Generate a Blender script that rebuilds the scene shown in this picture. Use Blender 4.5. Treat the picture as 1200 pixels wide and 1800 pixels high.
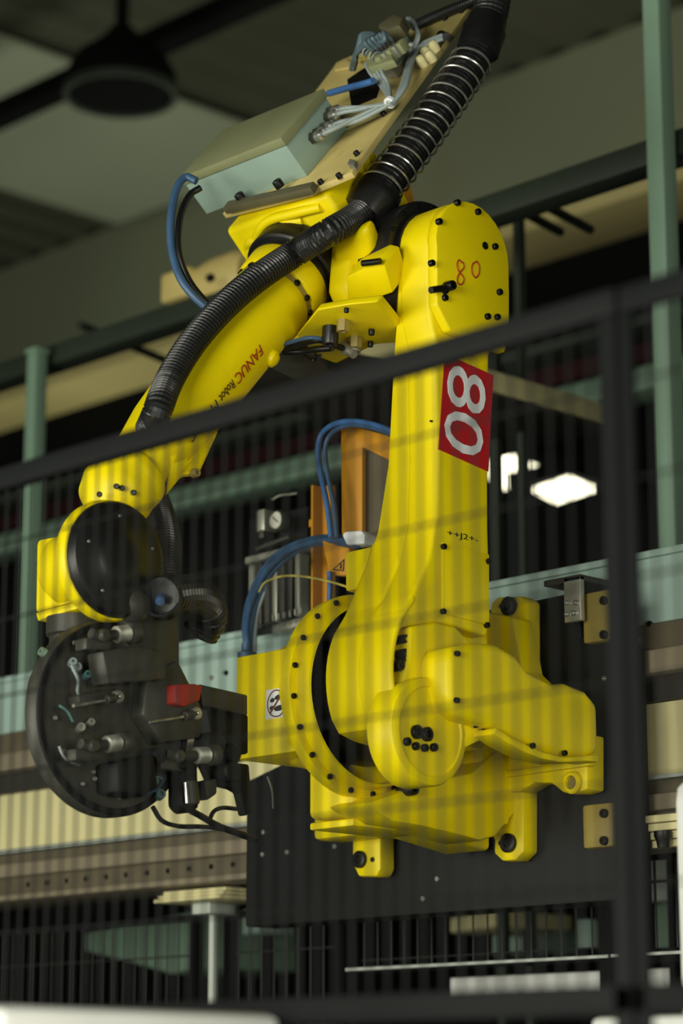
import bpy, bmesh, math, random
from mathutils import Vector, Matrix, Quaternion
random.seed(7)
for o in list(bpy.data.objects): bpy.data.objects.remove(o, do_unlink=True)
scene = bpy.context.scene
COL = scene.collection

# ------------------------------------------------------------------ camera
FPX = 4350.0
AZ, PT = math.radians(45.8), math.radians(13.3)
FW = Vector((-math.sin(AZ)*math.cos(PT), math.cos(AZ)*math.cos(PT), math.sin(PT)))
RT = Vector((math.cos(AZ), math.sin(AZ), 0))
UP = RT.cross(FW)
CAM = Vector((2.94545, -3.1465, 1.6))
cd = bpy.data.cameras.new('camera'); cam = bpy.data.objects.new('camera', cd); COL.objects.link(cam)
cd.sensor_fit = 'HORIZONTAL'; cd.sensor_width = 24.0; cd.lens = FPX/1200*24.0
cd.clip_start = 0.05; cd.clip_end = 200
cd.dof.use_dof = True; cd.dof.focus_distance = 4.5; cd.dof.aperture_fstop = 2.8
cam.matrix_world = Matrix((( RT.x, UP.x, -FW.x, CAM.x), (RT.y, UP.y, -FW.y, CAM.y), (RT.z, UP.z, -FW.z, CAM.z), (0, 0, 0, 1)))
scene.camera = cam

# ------------------------------------------------------------------ world, lights, exposure
w = bpy.data.worlds.new('world'); scene.world = w; w.use_nodes = True
bg = w.node_tree.nodes['Background']; bg.inputs[0].default_value = (0.52, 0.72, 0.52, 1); bg.inputs[1].default_value = 0.075
vs = scene.view_settings
vs.view_transform = 'Standard'; vs.look = 'None'; vs.exposure = 0.0; vs.gamma = 1.0; vs.use_curve_mapping = False

def area(name, loc, target, sx, sy, power, col=(1, 1, 1)):
    l = bpy.data.lights.new(name, 'AREA'); l.shape = 'RECTANGLE'; l.size = sx; l.size_y = sy; l.energy = power; l.color = col
    o = bpy.data.objects.new(name, l); COL.objects.link(o); o.location = loc
    o.rotation_euler = (Vector(target)-Vector(loc)).to_track_quat('-Z', 'Y').to_euler()
    return o
area('added_key_light', (-1.9, -5.8, 1.9), (-0.3, 0.0, 2.7), 2.8, 2.2, 190, (1.0, 0.985, 0.84))  # unseen lamp added to light the robot from the front left
area('added_key_light', (2.0, -6.2, 2.1), (-0.2, 0.0, 2.6), 2.6, 2.2, 265, (1.0, 0.985, 0.84))  # second unseen lamp, added to brighten the right-hand side
area('added_side_fill', (3.7, -1.3, 2.0), (0.0, 0.0, 2.5), 1.2, 1.0, 44, (1.0, 0.96, 0.82))  # unseen fill added for the faces turned to the right
area('added_wall_fill', (-4.5, 5.6, 3.0), (-7.5, 8.0, 6.6), 5.0, .8, 125, (1.0, 1.0, 0.78))  # added lamp hidden behind the black sheet, lifts the rear wall
area('added_roof_fill', (-8.5, 5.4, 3.0), (-11.0, 5.0, 8.0), 2.5, .8, 50, (0.92, 1.0, 0.82))  # added upward lamp, out of sight, brightens the roof sheets

# ------------------------------------------------------------------ pixel -> place helpers (1200 x 1800 frame)
def ray(x, y): return FW + RT*((x-600)/FPX) - UP*((y-900)/FPX)
def at(x, y, ax, v):
    r = ray(x, y); i = 'XYZ'.index(ax); return CAM + r*((v-CAM[i])/r[i])
def on(x, y, p, n):
    r = ray(x, y); return CAM + r*((Vector(p)-CAM).dot(n)/r.dot(n))
def V(*a): return Vector(a)

# ------------------------------------------------------------------ materials
def s2l(c):
    f = lambda v: (v/255/12.92) if v/255 <= .04045 else ((v/255+.055)/1.055)**2.4
    return (f(c[0]), f(c[1]), f(c[2]), 1)
def mat(name, rgb, rough=.5, metal=0., var=.12, scale=12., bump=.0, bscale=60., coat=0., dirt=None, dirt_amt=.5, spec=.5):
    m = bpy.data.materials.new(name); m.use_nodes = True; nt = m.node_tree; b = nt.nodes['Principled BSDF']
    base = s2l(rgb)
    tc = nt.nodes.new('ShaderNodeTexCoord'); no = nt.nodes.new('ShaderNodeTexNoise'); no.inputs['Scale'].default_value = scale; no.inputs['Detail'].default_value = 6
    nt.links.new(tc.outputs['Object'], no.inputs['Vector'])
    cr = nt.nodes.new('ShaderNodeValToRGB'); e = cr.color_ramp.elements
    e[0].position = .3; e[1].position = .7
    e[0].color = tuple(max(0, c*(1-var)) for c in base[:3])+(1,); e[1].color = tuple(min(1, c*(1+var)) for c in base[:3])+(1,)
    nt.links.new(no.outputs['Fac'], cr.inputs['Fac'])
    out = cr.outputs['Color']
    if dirt:
        n2 = nt.nodes.new('ShaderNodeTexNoise'); n2.inputs['Scale'].default_value = scale*.55; n2.inputs['Detail'].default_value = 8; n2.inputs['Roughness'].default_value = .7
        nt.links.new(tc.outputs['Object'], n2.inputs['Vector'])
        r2 = nt.nodes.new('ShaderNodeValToRGB'); r2.color_ramp.elements[0].position = .56; r2.color_ramp.elements[1].position = .78
        r2.color_ramp.elements[0].color = (0, 0, 0, 1); r2.color_ramp.elements[1].color = (dirt_amt,)*3+(1,)
        nt.links.new(n2.outputs['Fac'], r2.inputs['Fac'])
        mx = nt.nodes.new('ShaderNodeMix'); mx.data_type = 'RGBA'
        nt.links.new(r2.outputs['Color'], mx.inputs[0]); nt.links.new(out, mx.inputs[6]); mx.inputs[7].default_value = s2l(dirt)
        out = mx.outputs[2]
    nt.links.new(out, b.inputs['Base Color'])
    b.inputs['Specular IOR Level'].default_value = spec
    b.inputs['Roughness'].default_value = rough; b.inputs['Metallic'].default_value = metal
    if coat: b.inputs['Coat Weight'].default_value = coat; b.inputs['Coat Roughness'].default_value = .2
    if bump:
        n3 = nt.nodes.new('ShaderNodeTexNoise'); n3.inputs['Scale'].default_value = bscale; nt.links.new(tc.outputs['Object'], n3.inputs['Vector'])
        bp = nt.nodes.new('ShaderNodeBump'); bp.inputs['Strength'].default_value = bump; bp.inputs['Distance'].default_value = .002
        nt.links.new(n3.outputs['Fac'], bp.inputs['Height']); nt.links.new(bp.outputs['Normal'], b.inputs['Normal'])
    return m
def emit(name, rgb, strength):
    m = bpy.data.materials.new(name); m.use_nodes = True; b = m.node_tree.nodes['Principled BSDF']
    b.inputs['Base Color'].default_value = s2l(rgb); b.inputs['Emission Color'].default_value = s2l(rgb); b.inputs['Emission Strength'].default_value = strength
    return m
M = dict(
    yellow=mat('robot_yellow_paint', (230, 209, 2), .42, var=.05, scale=9, bump=.08, bscale=160, dirt=(150, 118, 10), dirt_amt=.25, spec=.3),
    orange=mat('orange_yellow_paint', (190, 132, 22), .5, var=.1, scale=10),
    black=mat('black_satin', (17, 17, 19), .38, var=.25, scale=30),
    rubber=mat('black_corrugated_plastic', (26, 27, 29), .36, var=.2, scale=40),
    dark=mat('dark_steel', (62, 62, 56), .5, metal=.25, var=.3, scale=25, dirt=(70, 62, 48), dirt_amt=.4),
    carriage=mat('dark_carriage_paint', (19, 20, 21), .6, var=.25, scale=9, spec=.25),
    bolt=mat('black_oxide_bolt', (22, 21, 19), .4, metal=.5, var=.3),
    steel=mat('bright_steel', (200, 200, 196), .28, metal=.9, var=.1),
    zinc=mat('zinc_fitting', (165, 165, 152), .4, metal=.6, var=.2),
    boxgrey=mat('blue_grey_enamel', (140, 163, 152), .5, var=.05),
    lid=mat('shaded_lid_enamel', (128, 132, 96), .55, var=.1, scale=6),  # olive, darkened to carry the shade on the junction box top
    plate=mat('cream_machined_plate', (196, 178, 112), .42, var=.14, scale=8, dirt=(120, 104, 62), dirt_amt=.6),
    platedge=mat('dull_olive_plate', (86, 82, 58), .6, var=.15),
    cable=mat('grey_cable_sheath', (138, 150, 150), .5, var=.1),
    tubegrey=mat('grey_blue_tube', (86, 106, 114), .4, var=.15, scale=30),
    bluehose=mat('blue_hose', (56, 86, 120), .45, var=.12, scale=30),
    bluehose2=mat('bright_blue_hose', (62, 104, 160), .4, var=.1, scale=30),
    yellowcable=mat('pale_yellow_cable', (190, 176, 84), .5),
    beamblue=mat('blue_grey_beam_paint', (150, 174, 166), .55, var=.1, scale=4, dirt=(110, 122, 108), dirt_amt=.4),
    cream=mat('cream_beam_paint', (208, 200, 150), .55, var=.07, scale=3, dirt=(170, 156, 104), dirt_amt=.5),
    brown=mat('brown_rail_steel', (88, 80, 62), .55, var=.2, scale=8),
    brown2=mat('pale_brown_rail', (128, 118, 98), .5, var=.15, scale=6),
    darkrail=mat('dark_rail_steel', (46, 43, 38), .5, var=.2, scale=8),
    tan=mat('tan_block_paint', (140, 124, 60), .55, var=.12),
    red=mat('red_paint', (150, 40, 34), .5, var=.12),
    signred=mat('red_sign_film', (172, 26, 34), .35, var=.04),
    white=mat('white_film', (222, 226, 230), .4, var=.03),
    redink=mat('red_marker_ink', (170, 52, 18), .6, var=.2, scale=60),
    redtext=mat('red_lettering', (160, 48, 20), .5, var=.05),
    darktext=mat('dark_lettering', (66, 40, 20), .5, var=.05),
    blacktext=mat('black_lettering', (24, 22, 14), .5, var=.05),
    brownink=mat('brown_print', (112, 52, 24), .5, var=.05),
    fence=mat('charcoal_fence_paint', (11, 14, 15), .7, var=.15, spec=.2),
    fencewire=mat('charcoal_wire', (18, 20, 20), .6, var=.1, spec=.2),
    farwire=mat('black_far_wire', (26, 28, 28), .6, var=.1),
    pale=mat('pale_post_paint', (176, 184, 176), .5, var=.06),
    green=mat('grey_green_column_paint', (122, 150, 130), .55, var=.08, scale=3),
    dgreen=mat('dark_green_beam_paint', (38, 47, 37), .6, var=.15, scale=3),
    creamdull=mat('dull_cream_edge_paint', (178, 166, 112), .7, var=.1, scale=2),
    wallm=mat('olive_grey_wall', (128, 132, 108), .9, var=.1, scale=.4, dirt=(116, 100, 64), dirt_amt=.6),
    ceil=mat('dark_corrugated_roof', (58, 60, 46), .8, var=.15, scale=.5),
    skylight=mat('dull_roof_sheet', (150, 156, 136), .8, var=.06, scale=.6),
    void=mat('near_black_and_shade', (11, 11, 12), .9, var=.3, scale=2, spec=.1),  # near black for dark parts, also stands in for interior shade
    dred=mat('dark_red_cladding', (62, 20, 24), .7, var=.2, scale=2),
    floor=mat('grey_concrete_floor', (96, 96, 90), .8, var=.15, scale=2),
    offwhite=mat('white_machine_paint', (236, 238, 234), .45, var=.03),
    gauge=mat('gauge_face', (190, 190, 176), .4, var=.05),
    teal=mat('dull_teal_plastic', (70, 112, 110), .4, var=.1),
    lamp=emit('lit_lamp_diffuser', (255, 250, 214), 3.2),
)

# ------------------------------------------------------------------ mesh helpers
ROOTLOC = {}
def link(name, me, m, parent, smooth=None):
    o = bpy.data.objects.new(name, me); COL.objects.link(o)
    if m is not None and not me.materials: me.materials.append(M[m] if isinstance(m, str) else m)
    if parent is not None:
        o.parent = parent
        if parent.type == 'EMPTY': o.matrix_parent_inverse = Matrix.Translation(-parent.location)
        elif parent.get('_t') is not None: o.matrix_parent_inverse = Matrix(eval(parent['_t'])).inverted()
    return o
def thing(name, label, cat, loc, group=None):
    o = bpy.data.objects.new(name, None); COL.objects.link(o); o.location = loc; o.empty_display_size = .05
    o['label'] = label; o['category'] = cat
    if group: o['group'] = group
    return o
def tag(o, label, cat, group=None):
    o['label'] = label; o['category'] = cat
    if group: o['group'] = group
    return o
def struct(o, label=None, cat=None):
    o['kind'] = 'structure'
    if label: o['label'] = label
    if cat: o['category'] = cat
    return o
def finish(bm, name, m, parent, smooth=False, bevel=0., seg=2, ang=35, weld=False):
    if weld: bmesh.ops.remove_doubles(bm, verts=bm.verts, dist=1e-5)
    bmesh.ops.recalc_face_normals(bm, faces=bm.faces)
    if bevel:
        es = [e for e in bm.edges if len(e.link_faces) == 2 and e.calc_face_angle(0) > math.radians(ang)]
        bmesh.ops.bevel(bm, geom=es, offset=bevel, segments=seg, profile=.5, affect='EDGES', clamp_overlap=True)
        smooth = True
    me = bpy.data.meshes.new(name); 
    if smooth:
        for f in bm.faces: f.smooth = True
        for e in bm.edges:
            if len(e.link_faces) == 2 and e.calc_face_angle(0) > math.radians(38): e.smooth = False
    bm.to_mesh(me); bm.free()
    return link(name, me, m, parent)
def add_prism(bm, poly, vec):
    vec = Vector(vec); a = [bm.verts.new(p) for p in poly]; b = [bm.verts.new(Vector(p)+vec) for p in poly]; n = len(poly)
    bm.faces.new(a); bm.faces.new(b[::-1])
    for i in range(n): bm.faces.new((a[i], b[i], b[(i+1) % n], a[(i+1) % n]))
def prism(name, poly, vec, m, parent, bevel=0., seg=2):
    bm = bmesh.new(); add_prism(bm, poly, vec); return finish(bm, name, m, parent, bevel=bevel, seg=seg)
def boxpts(o, a, b): return [o, o+a, o+a+b, o+b]
def box(name, lo, hi, m, parent, bevel=.0, seg=2):
    lo, hi = Vector(lo), Vector(hi)
    lo, hi = V(*[min(p, q) for p, q in zip(lo, hi)]), V(*[max(p, q) for p, q in zip(lo, hi)])
    return prism(name, boxpts(lo, V(hi.x-lo.x, 0, 0), V(0, hi.y-lo.y, 0)), V(0, 0, hi.z-lo.z), m, parent, bevel, seg)
def basis(ax):
    ax = Vector(ax).normalized(); t = V(1, 0, 0) if abs(ax.x) < .8 else V(0, 1, 0)
    u = ax.cross(t).normalized(); return u, ax.cross(u).normalized(), ax
def add_lathe(bm, o, ax, prof, n=40):
    """prof: (distance along axis, radius) pairs, closed with caps where r > 0"""
    u, v, w_ = basis(ax); rings = []
    for s, r in prof:
        rings.append([bm.verts.new(Vector(o)+w_*s+(u*math.cos(2*math.pi*k/n)+v*math.sin(2*math.pi*k/n))*r) for k in range(n)])
    for a, b in zip(rings, rings[1:]):
        for k in range(n): bm.faces.new((a[k], a[(k+1) % n], b[(k+1) % n], b[k]))
    bm.faces.new(rings[0][::-1]); bm.faces.new(rings[-1])
def lathe(name, o, ax, prof, m, parent, n=40, bevel=0.):
    bm = bmesh.new(); add_lathe(bm, o, ax, prof, n); return finish(bm, name, m, parent, smooth=True, bevel=bevel)
def ring(name, o, ax, prof, m, parent, n=56):
    """closed profile swept around: prof is a loop"""
    bm = bmesh.new(); u, v, w_ = basis(ax); rs = []
    for s, r in prof: rs.append([bm.verts.new(Vector(o)+w_*s+(u*math.cos(2*math.pi*k/n)+v*math.sin(2*math.pi*k/n))*r) for k in range(n)])
    for i in range(len(rs)):
        a, b = rs[i], rs[(i+1) % len(rs)]
        for k in range(n): bm.faces.new((a[k], a[(k+1) % n], b[(k+1) % n], b[k]))
    return finish(bm, name, m, parent, smooth=True)
def cyl(name, p, q, r, m, parent, n=20, r2=None):
    p, q = Vector(p), Vector(q); L = (q-p).length; r2 = r if r2 is None else r2; c = min(.15*r, .003)
    return lathe(name, p, q-p, [(0, r-c), (c, r), (L-c, r2), (L, r2-c)], m, parent, n)
def smooth_path(pts, n=10):
    pts = [Vector(p) for p in pts]
    if len(pts) < 3: return [pts[0].lerp(pts[-1], i/n) for i in range(n+1)]
    P = [pts[0]*2-pts[1]]+pts+[pts[-1]*2-pts[-2]]; out = []
    for i in range(1, len(P)-2):
        a, b, c, d = P[i-1:i+3]
        for k in range(n):
            t = k/n; out.append(.5*((2*b)+(c-a)*t+(2*a-5*b+4*c-d)*t*t+(3*b-a-3*c+d)*t**3))
    out.append(pts[-1]); return out
def resample(path, step):
    L = [0]
    for a, b in zip(path, path[1:]): L.append(L[-1]+(b-a).length)
    N = max(2, int(L[-1]/step)); out = []; j = 0
    for k in range(N+1):
        t = L[-1]*k/N
        while j < len(L)-2 and L[j+1] < t: j += 1
        f = (t-L[j])/max(1e-9, L[j+1]-L[j]); out.append(path[j].lerp(path[j+1], min(1, f)))
    return out
def frames(path):
    T = []
    for i in range(len(path)):
        a = path[max(0, i-1)]; b = path[min(len(path)-1, i+1)]; T.append((b-a).normalized())
    u = T[0].orthogonal().normalized(); F = []
    for i, t in enumerate(T):
        if i: u = (u-t*u.dot(t)).normalized()
        F.append((u, t.cross(u)))
    return F
def add_tube(bm, path, rad, n=10):
    F = frames(path); rs = []
    for i, (p, (u, v)) in enumerate(zip(path, F)):
        r = rad(i) if callable(rad) else rad
        rs.append([bm.verts.new(p+(u*math.cos(2*math.pi*k/n)+v*math.sin(2*math.pi*k/n))*r) for k in range(n)])
    for a, b in zip(rs, rs[1:]):
        for k in range(n): bm.faces.new((a[k], a[(k+1) % n], b[(k+1) % n], b[k]))
    bm.faces.new(rs[0][::-1]); bm.faces.new(rs[-1])
def tube(name, pts, r, m, parent, n=10, seg=8, raw=False):
    bm = bmesh.new(); add_tube(bm, pts if raw else smooth_path(pts, seg), r, n); return finish(bm, name, m, parent, smooth=True)
def hose(name, pts, r, m, parent, pitch=.0075, depth=.0028, n=20):
    path = resample(smooth_path(pts, 12), pitch/4); pat = (0, 0, -depth, -depth)
    bm = bmesh.new(); add_tube(bm, path, lambda i: r+pat[i % 4], n)
    return finish(bm, name, m, parent, smooth=False)
BOLT = {}
def bolt(name, pos, ax, r, h, m, parent, socket=True, n=14):
    key = (round(r, 5), round(h, 5), m, n)
    if key not in BOLT:
        bm = bmesh.new()
        if socket: add_lathe(bm, V(0, 0, 0), V(0, 0, 1), [(-h*.3, r), (h*.85, r), (h, r*.88), (h, r*.5), (h*.55, r*.45)], n)
        else: add_lathe(bm, V(0, 0, 0), V(0, 0, 1), [(-h*.3, r), (h*.85, r), (h, r*.88)], n)
        bmesh.ops.recalc_face_normals(bm, faces=bm.faces); me = bpy.data.meshes.new(name)
        for f in bm.faces: f.smooth = True
        for e in bm.edges:
            if len(e.link_faces) == 2 and e.calc_face_angle(0) > math.radians(38): e.smooth = False
        bm.to_mesh(me); bm.free(); me.materials.append(M[m]); BOLT[key] = me
    o = link(name, BOLT[key], None, parent); o.location = pos
    o.rotation_mode = 'QUATERNION'; o.rotation_quaternion = Vector(ax).to_track_quat('Z', 'Y'); return o
def text_data(s, extrude=.02, font_shear=0.):
    c = bpy.data.curves.new('lettering', 'FONT'); c.body = s; c.size = 1.0; c.extrude = extrude; c.shear = font_shear; c.resolution_u = 3
    o = bpy.data.objects.new('lettering', c); COL.objects.link(o)
    dg = bpy.context.evaluated_depsgraph_get(); me = bpy.data.meshes.new_from_object(o.evaluated_get(dg))
    bpy.data.objects.remove(o, do_unlink=True); bpy.data.curves.remove(c)
    xs = [v.co.x for v in me.vertices]; ys = [v.co.y for v in me.vertices]
    return me, min(xs), max(xs), min(ys), max(ys)
def text_on(name, s, fn, m, parent, extrude=.02, shear=0.):
    """fn(u in 0..1, v in 0..1, height) -> world position"""
    me, x0, x1, y0, y1 = text_data(s, extrude, shear)
    for v in me.vertices: v.co = fn((v.co.x-x0)/(x1-x0), (v.co.y-y0)/(y1-y0), v.co.z/max(extrude, 1e-6))
    bm = bmesh.new(); bm.from_mesh(me); bmesh.ops.recalc_face_normals(bm, faces=bm.faces); bm.to_mesh(me); bm.free()
    me.materials.clear(); me.name = name
    return link(name, me, m, parent)
def quadmap(a, b, c, d, nrm, hmax=.0006):
    """a=(u0,v0) b=(u1,v0) c=(u1,v1) d=(u0,v1)"""
    a, b, c, d, nrm = map(Vector, (a, b, c, d, nrm))
    return lambda u, v, h: (a*(1-u)+b*u)*(1-v)+(d*(1-u)+c*u)*v+nrm*(h*hmax)
def grow(pts, d):
    n = len(pts); A = sum(pts[i][0]*pts[(i+1) % n][1]-pts[(i+1) % n][0]*pts[i][1] for i in range(n)); sg = 1 if A > 0 else -1; out = []
    for i in range(n):
        (ax, ay), (bx, by), (cx, cy) = pts[i-1], pts[i], pts[(i+1) % n]
        n1 = Vector((by-ay, -(bx-ax))); n2 = Vector((cy-by, -(cx-bx)))
        v = (n1.normalized() if n1.length > 1e-7 else n1)+(n2.normalized() if n2.length > 1e-7 else n2)
        v = v.normalized()*d*sg if v.length > 1e-6 else v; out.append((bx+v.x, by+v.y))
    return out
# ================================================================== THE SETTING
YB, ZC = 8.0, 8.02
struct(box('floor', (-16, -9, -.1), (9, 9, 0), 'floor', None), 'grey concrete hall floor below the gantry', 'floor')
wb = struct(box('wall_back', (-16, YB, 0), (9, YB+.2, ZC), 'wallm', None), 'olive grey rear wall of the hall', 'wall')
bm = bmesh.new(); prev = None
for k in range(0, 141):
    x = -16+k*.18
    zz = ZC+(.0 if k % 2 else .05)
    a = bm.verts.new((x, -9, zz)); b = bm.verts.new((x, YB+.2, zz))
    c = bm.verts.new((x+.12, -9, zz)); d = bm.verts.new((x+.12, YB+.2, zz))
    if prev: bm.faces.new((prev[0], prev[1], b, a))
    bm.faces.new((a, b, d, c)); prev = (c, d)
ceil = struct(finish(bm, 'ceiling', 'ceil', None), 'dark corrugated roof of the hall', 'ceiling')
# paler roof sheets, running away between the beams
def roofstrip(xa, xb, y0, y1): return box('roof_sheet', (xa, y0, ZC-.05), (xb, y1, ZC-.02), 'skylight', ceil)
la = at(30, 50, 'Z', ZC).x; lb = at(0, 250, 'Z', ZC).x; lc = at(170, 95, 'Z', ZC).x
roofstrip(min(la, lc)-.1, min(la, lc)-2.2, -2, 7.9)
# roof beams running along the hall
def roofbeam(name, px, py, th, z, m, label):
    y = at(px, py, 'Z', z).y
    return struct(box(name, (-16, y-th/2, z), (9, y+th/2, z+.12), m, None, .01), label, 'beam')
roofbeam('trim_1', 100, 172, .16, 7.4, 'void', 'dark roof beam crossing behind the round lamp')
# hanging round lamp
lp = at(212, 164, 'Z', 6.6)
lamp = thing('pendant_lamp', 'large round dark pendant lamp hanging unlit under the roof beam', 'lamp', lp)
R = .285
lathe('lamp_shade', lp, (0, 0, 1), [(0, R*.9), (.0, R), (.10, R), (.2, R*.8), (.3, R*.35), (.36, R*.2)], 'void', lamp, 40)
ring('lamp_rim', lp, (0, 0, 1), [(-.02, R*.93), (-.02, R*1.03), (.02, R*1.03), (.02, R*.93)], 'dgreen', lamp)
cyl('hanger_rod', lp+V(0, 0, .34), V(lp.x, lp.y, ZC), .035, 'void', lamp)

# black sheet standing in for the unlit interior far behind, with beams in front of it
struct(box('wall_dark_interior', (-13, 4.3, 0), (4, 4.45, 4.99), 'void', None), 'black sheet for the unlit interior behind the gantry', 'wall')
tag(box('roof_edge_beam', (-13, 3.95, at(0, 715, 'Y', 4).z), (4, 4.4, at(0, 670, 'Y', 4).z), 'creamdull', None, .006), 'long cream edge beam along the top of the dark interior', 'beam')
tag(box('gutter_beam', (-13, 4.02, 5.125), (4, 4.4, at(1000, 303, 'Y', 4.02).z), 'dgreen', None, .006), 'dark green beam lying on the long cream edge beam', 'beam')
z0, z1 = at(500, 800, 'Y', 3).z, at(500, 738, 'Y', 3).z
tag(box('cladding_band', (-9, 3.0, z0), (3, 3.1, z1), 'dred', None), 'dark red band running behind the robot above the grey rail', 'panel')
z0, z1 = at(440, 868, 'Y', 3).z, at(440, 832, 'Y', 3).z
tag(box('rear_rail', (-9, 2.95, z0), (3, 3.1, z1), 'green', None, .005), 'grey green rail under the dark red band behind the robot', 'rail')
z0, z1 = at(880, 640, 'Y', 2.4).z, at(880, 617, 'Y', 2.4).z
tag(box('cable_tray', (-7, 2.4, z0), (3, 2.55, z1), 'dgreen', None, .005), 'dim grey green cable tray above the dark red band', 'tray')

# rear frame: columns, top beam, braces
def ibeam(name, cx, cy, w_, z0, z1, m, label):
    h = w_/2; poly = [(-h, -h), (h, -h), (h, h), (-h, h)]
    t = thing(name, label, 'column', (cx, cy, 0)); zs = 2.25
    prism('column_shaft', [V(cx+a, cy+b, zs) for a, b in poly], V(0, 0, z1-zs), m, t, .004, 2)
    box('column_cap', (cx-h*1.2, cy-h*1.2, z1), (cx+h*1.2, cy+h*1.2, z1+.012), m, t, .001)
    box('column_dark_base', (cx-h*1.1, cy-h*1.1, 0), (cx+h*1.1, cy+h*1.1, zs), 'void', t)  # lower part of the column coloured near black
    return t
ibeam('steel_column', at(1169, 500, 'Y', 1.24).x, 1.24, .050, 0, 5.2, 'green', 'tall grey green steel column rising to the roof beside the fence post')
ibeam('steel_column', at(62, 750, 'Y', 1.24).x, 1.24, .046, 0, 3.81, 'green', 'shorter grey green steel column behind the gripper wrist')
tag(box('frame_beam', (-6, 1.29, 3.785), (2.6, 1.37, 3.85), 'dgreen', None, .004), 'dark green top beam of the rear frame joining both columns', 'beam')
for px, y0, y1, yy, lab in ((915, 330, 1030, 1.75, 'thin dark green post right of the robot elbow'), (869, 345, 700, 1.75, 'thin dark green post half hidden by the elbow cover')):
    p = at(px, 600, 'Y', yy)
    tag(box('frame_post', (p.x-.012, yy-.012, 0), (p.x+.012, yy+.012, at(px, y0, 'Y', yy).z), 'dgreen', None), lab, 'post')
for a, b, lab in (((138, 570), (292, 634), 'dark green cross brace beside the shorter column'), ((878, 350), (985, 408), 'lower dark green cross brace above the elbow cover'), ((925, 343), (1038, 404), 'upper dark green cross brace above the elbow cover')):
    p, q = at(*a, 'Y', 1.36), at(*b, 'Y', 1.75)
    tag(cyl('cross_brace', p, q, .013, 'dgreen', None, 12), lab, 'brace')
# cream crossbeam running away from the viewer
cb = thing('cross_beam', 'cream crossbeam running away behind the red number sign', 'beam', (-1.35, 1.4, 3.38))
box('beam_web', (-1.24, .80, 3.378), (-1.2, 1.895, 3.435), 'cream', cb, .003)
box('beam_flange', (-1.66, .80, 3.36), (-1.2, 1.895, 3.377), 'darkrail', cb, .003)
for xx in (-1.62, -1.3): box('hanger_plate', (xx, 1.30, 3.377), (xx+.02, 1.42, 3.75), 'dgreen', cb)
# cream drive housing standing on the top beam
p = at(312, 520, 'Y', 1.29)
dh = thing('drive_housing', 'cream drive housing on the frame beam behind the forearm hose', 'machine', (p.x, 1.34, 3.85))
a, b = at(290, 522, 'Y', 1.29), at(338, 505, 'Y', 1.29)
box('housing', (a.x, 1.27, 3.85), (b.x, 1.46, at(312, 472, 'Y', 1.27).z), 'plate', dh, .01)
c = at(372, 500, 'Y', 1.33)
lathe('motor', V(b.x-.005, 1.36, c.z), (1, 0, 0), [(0, .075), (.06, .085), (.16, .085), (.2, .07)], 'plate', dh, 30)
lathe('shaft', V(b.x+.19, 1.36, c.z), (1, 0, 0), [(0, .02), (.05, .02)], 'dark', dh, 16)
bolt('motor_bolt', at(368, 489, 'X', b.x+.19), (1, 0, 0), .012, .012, 'bolt', dh)

# lit windows and lamp panel far behind
def litwin(name, pts, lab):
    o = prism(name, [at(x, y, 'Y', 4.29) for x, y in pts], V(0, .02, 0), 'lamp', None); return struct(o, lab, 'window')
litwin('window_1', [(881, 793), (917, 806), (917, 846), (884, 860)], 'brightly lit window directly right of the red number sign')
litwin('window_2', [(931, 813), (948, 820), (966, 829), (964, 838), (931, 846)], 'small lit window right of the thin post')
litwin('window_3', [(860, 784), (871, 788), (869, 838), (860, 842)], 'narrow lit window at the edge of the yellow arm')
pl = thing('lamp_panel', 'flat glowing lamp panel under the lit windows', 'lamp', at(990, 865, 'Z', 3.85))
prism('diffuser', [at(x, y, 'Z', 3.85) for x, y in ((938, 866), (1000, 845), (1046, 864), (978, 886))], V(0, 0, .02), 'lamp', pl)
q = at(990, 865, 'Z', 3.85); box('lamp_housing', (q.x-.16, q.y-.14, 3.872), (q.x+.16, q.y+.14, 3.93), 'void', pl)
box('wall_arm', (q.x-.02, q.y+.1, 3.89), (q.x+.02, 4.3, 3.925), 'void', pl)

# things on the far side of the lower fence
def mach(name, pts, yy, depth, m, lab, cat='machine'):
    ps = [at(x, y, 'Y', yy) for x, y in pts]; xs = [p.x for p in ps]; zm = min(p.z for p in ps)
    t = thing(name, lab, cat, (sum(xs)/len(xs), yy+depth/2, 0))
    prism('body', ps, V(0, depth, 0), m, t, .006)
    for xx in (min(xs)+.03, max(xs)-.03): box('leg', (xx-.012, yy+depth*.4, 0), (xx+.012, yy+depth*.4+.02, zm+.03), 'void', t)
    return t
gl = at(600, 1815, 'Y', 1.9).z
mach('conveyor_guard', [(150, 1640), (350, 1600), (352, 1700), (300, 1712), (225, 1690), (150, 1672)], 1.8, .4, 'green', 'dim grey green conveyor guard behind the lower fence')
mach('machine_screen', [(425, 1600), (452, 1595), (452, 1640), (425, 1644)], 1.75, .15, 'beamblue', 'small pale panel beside the pale support post')
mach('machine_ledge', [(790, 1613), (886, 1600), (886, 1627), (790, 1640)], 2.2, .3, 'cream', 'short cream ledge seen through the lower fence')
mach('machine_block', [(850, 1640), (925, 1630), (925, 1672), (850, 1680)], 2.7, .3, 'boxgrey', 'dim grey block below the short cream ledge')
mach('control_panel', [(1138, 1506), (1200, 1498), (1200, 1580), (1138, 1586)], 1.75, .2, 'pale', 'pale panel seen through the gate mesh')
mach('panel_cabinet', [(1150, 1590), (1215, 1583), (1215, 1662), (1150, 1668)], 2.1, .2, 'green', 'green cabinet below the pale panel behind the gate')
p = at(1034, 1660, 'Y', 1.7)
sd = thing('steel_drum', 'small pale cylinder standing behind the lower fence near the post', 'cylinder', (p.x, 1.7, 0))
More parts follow.
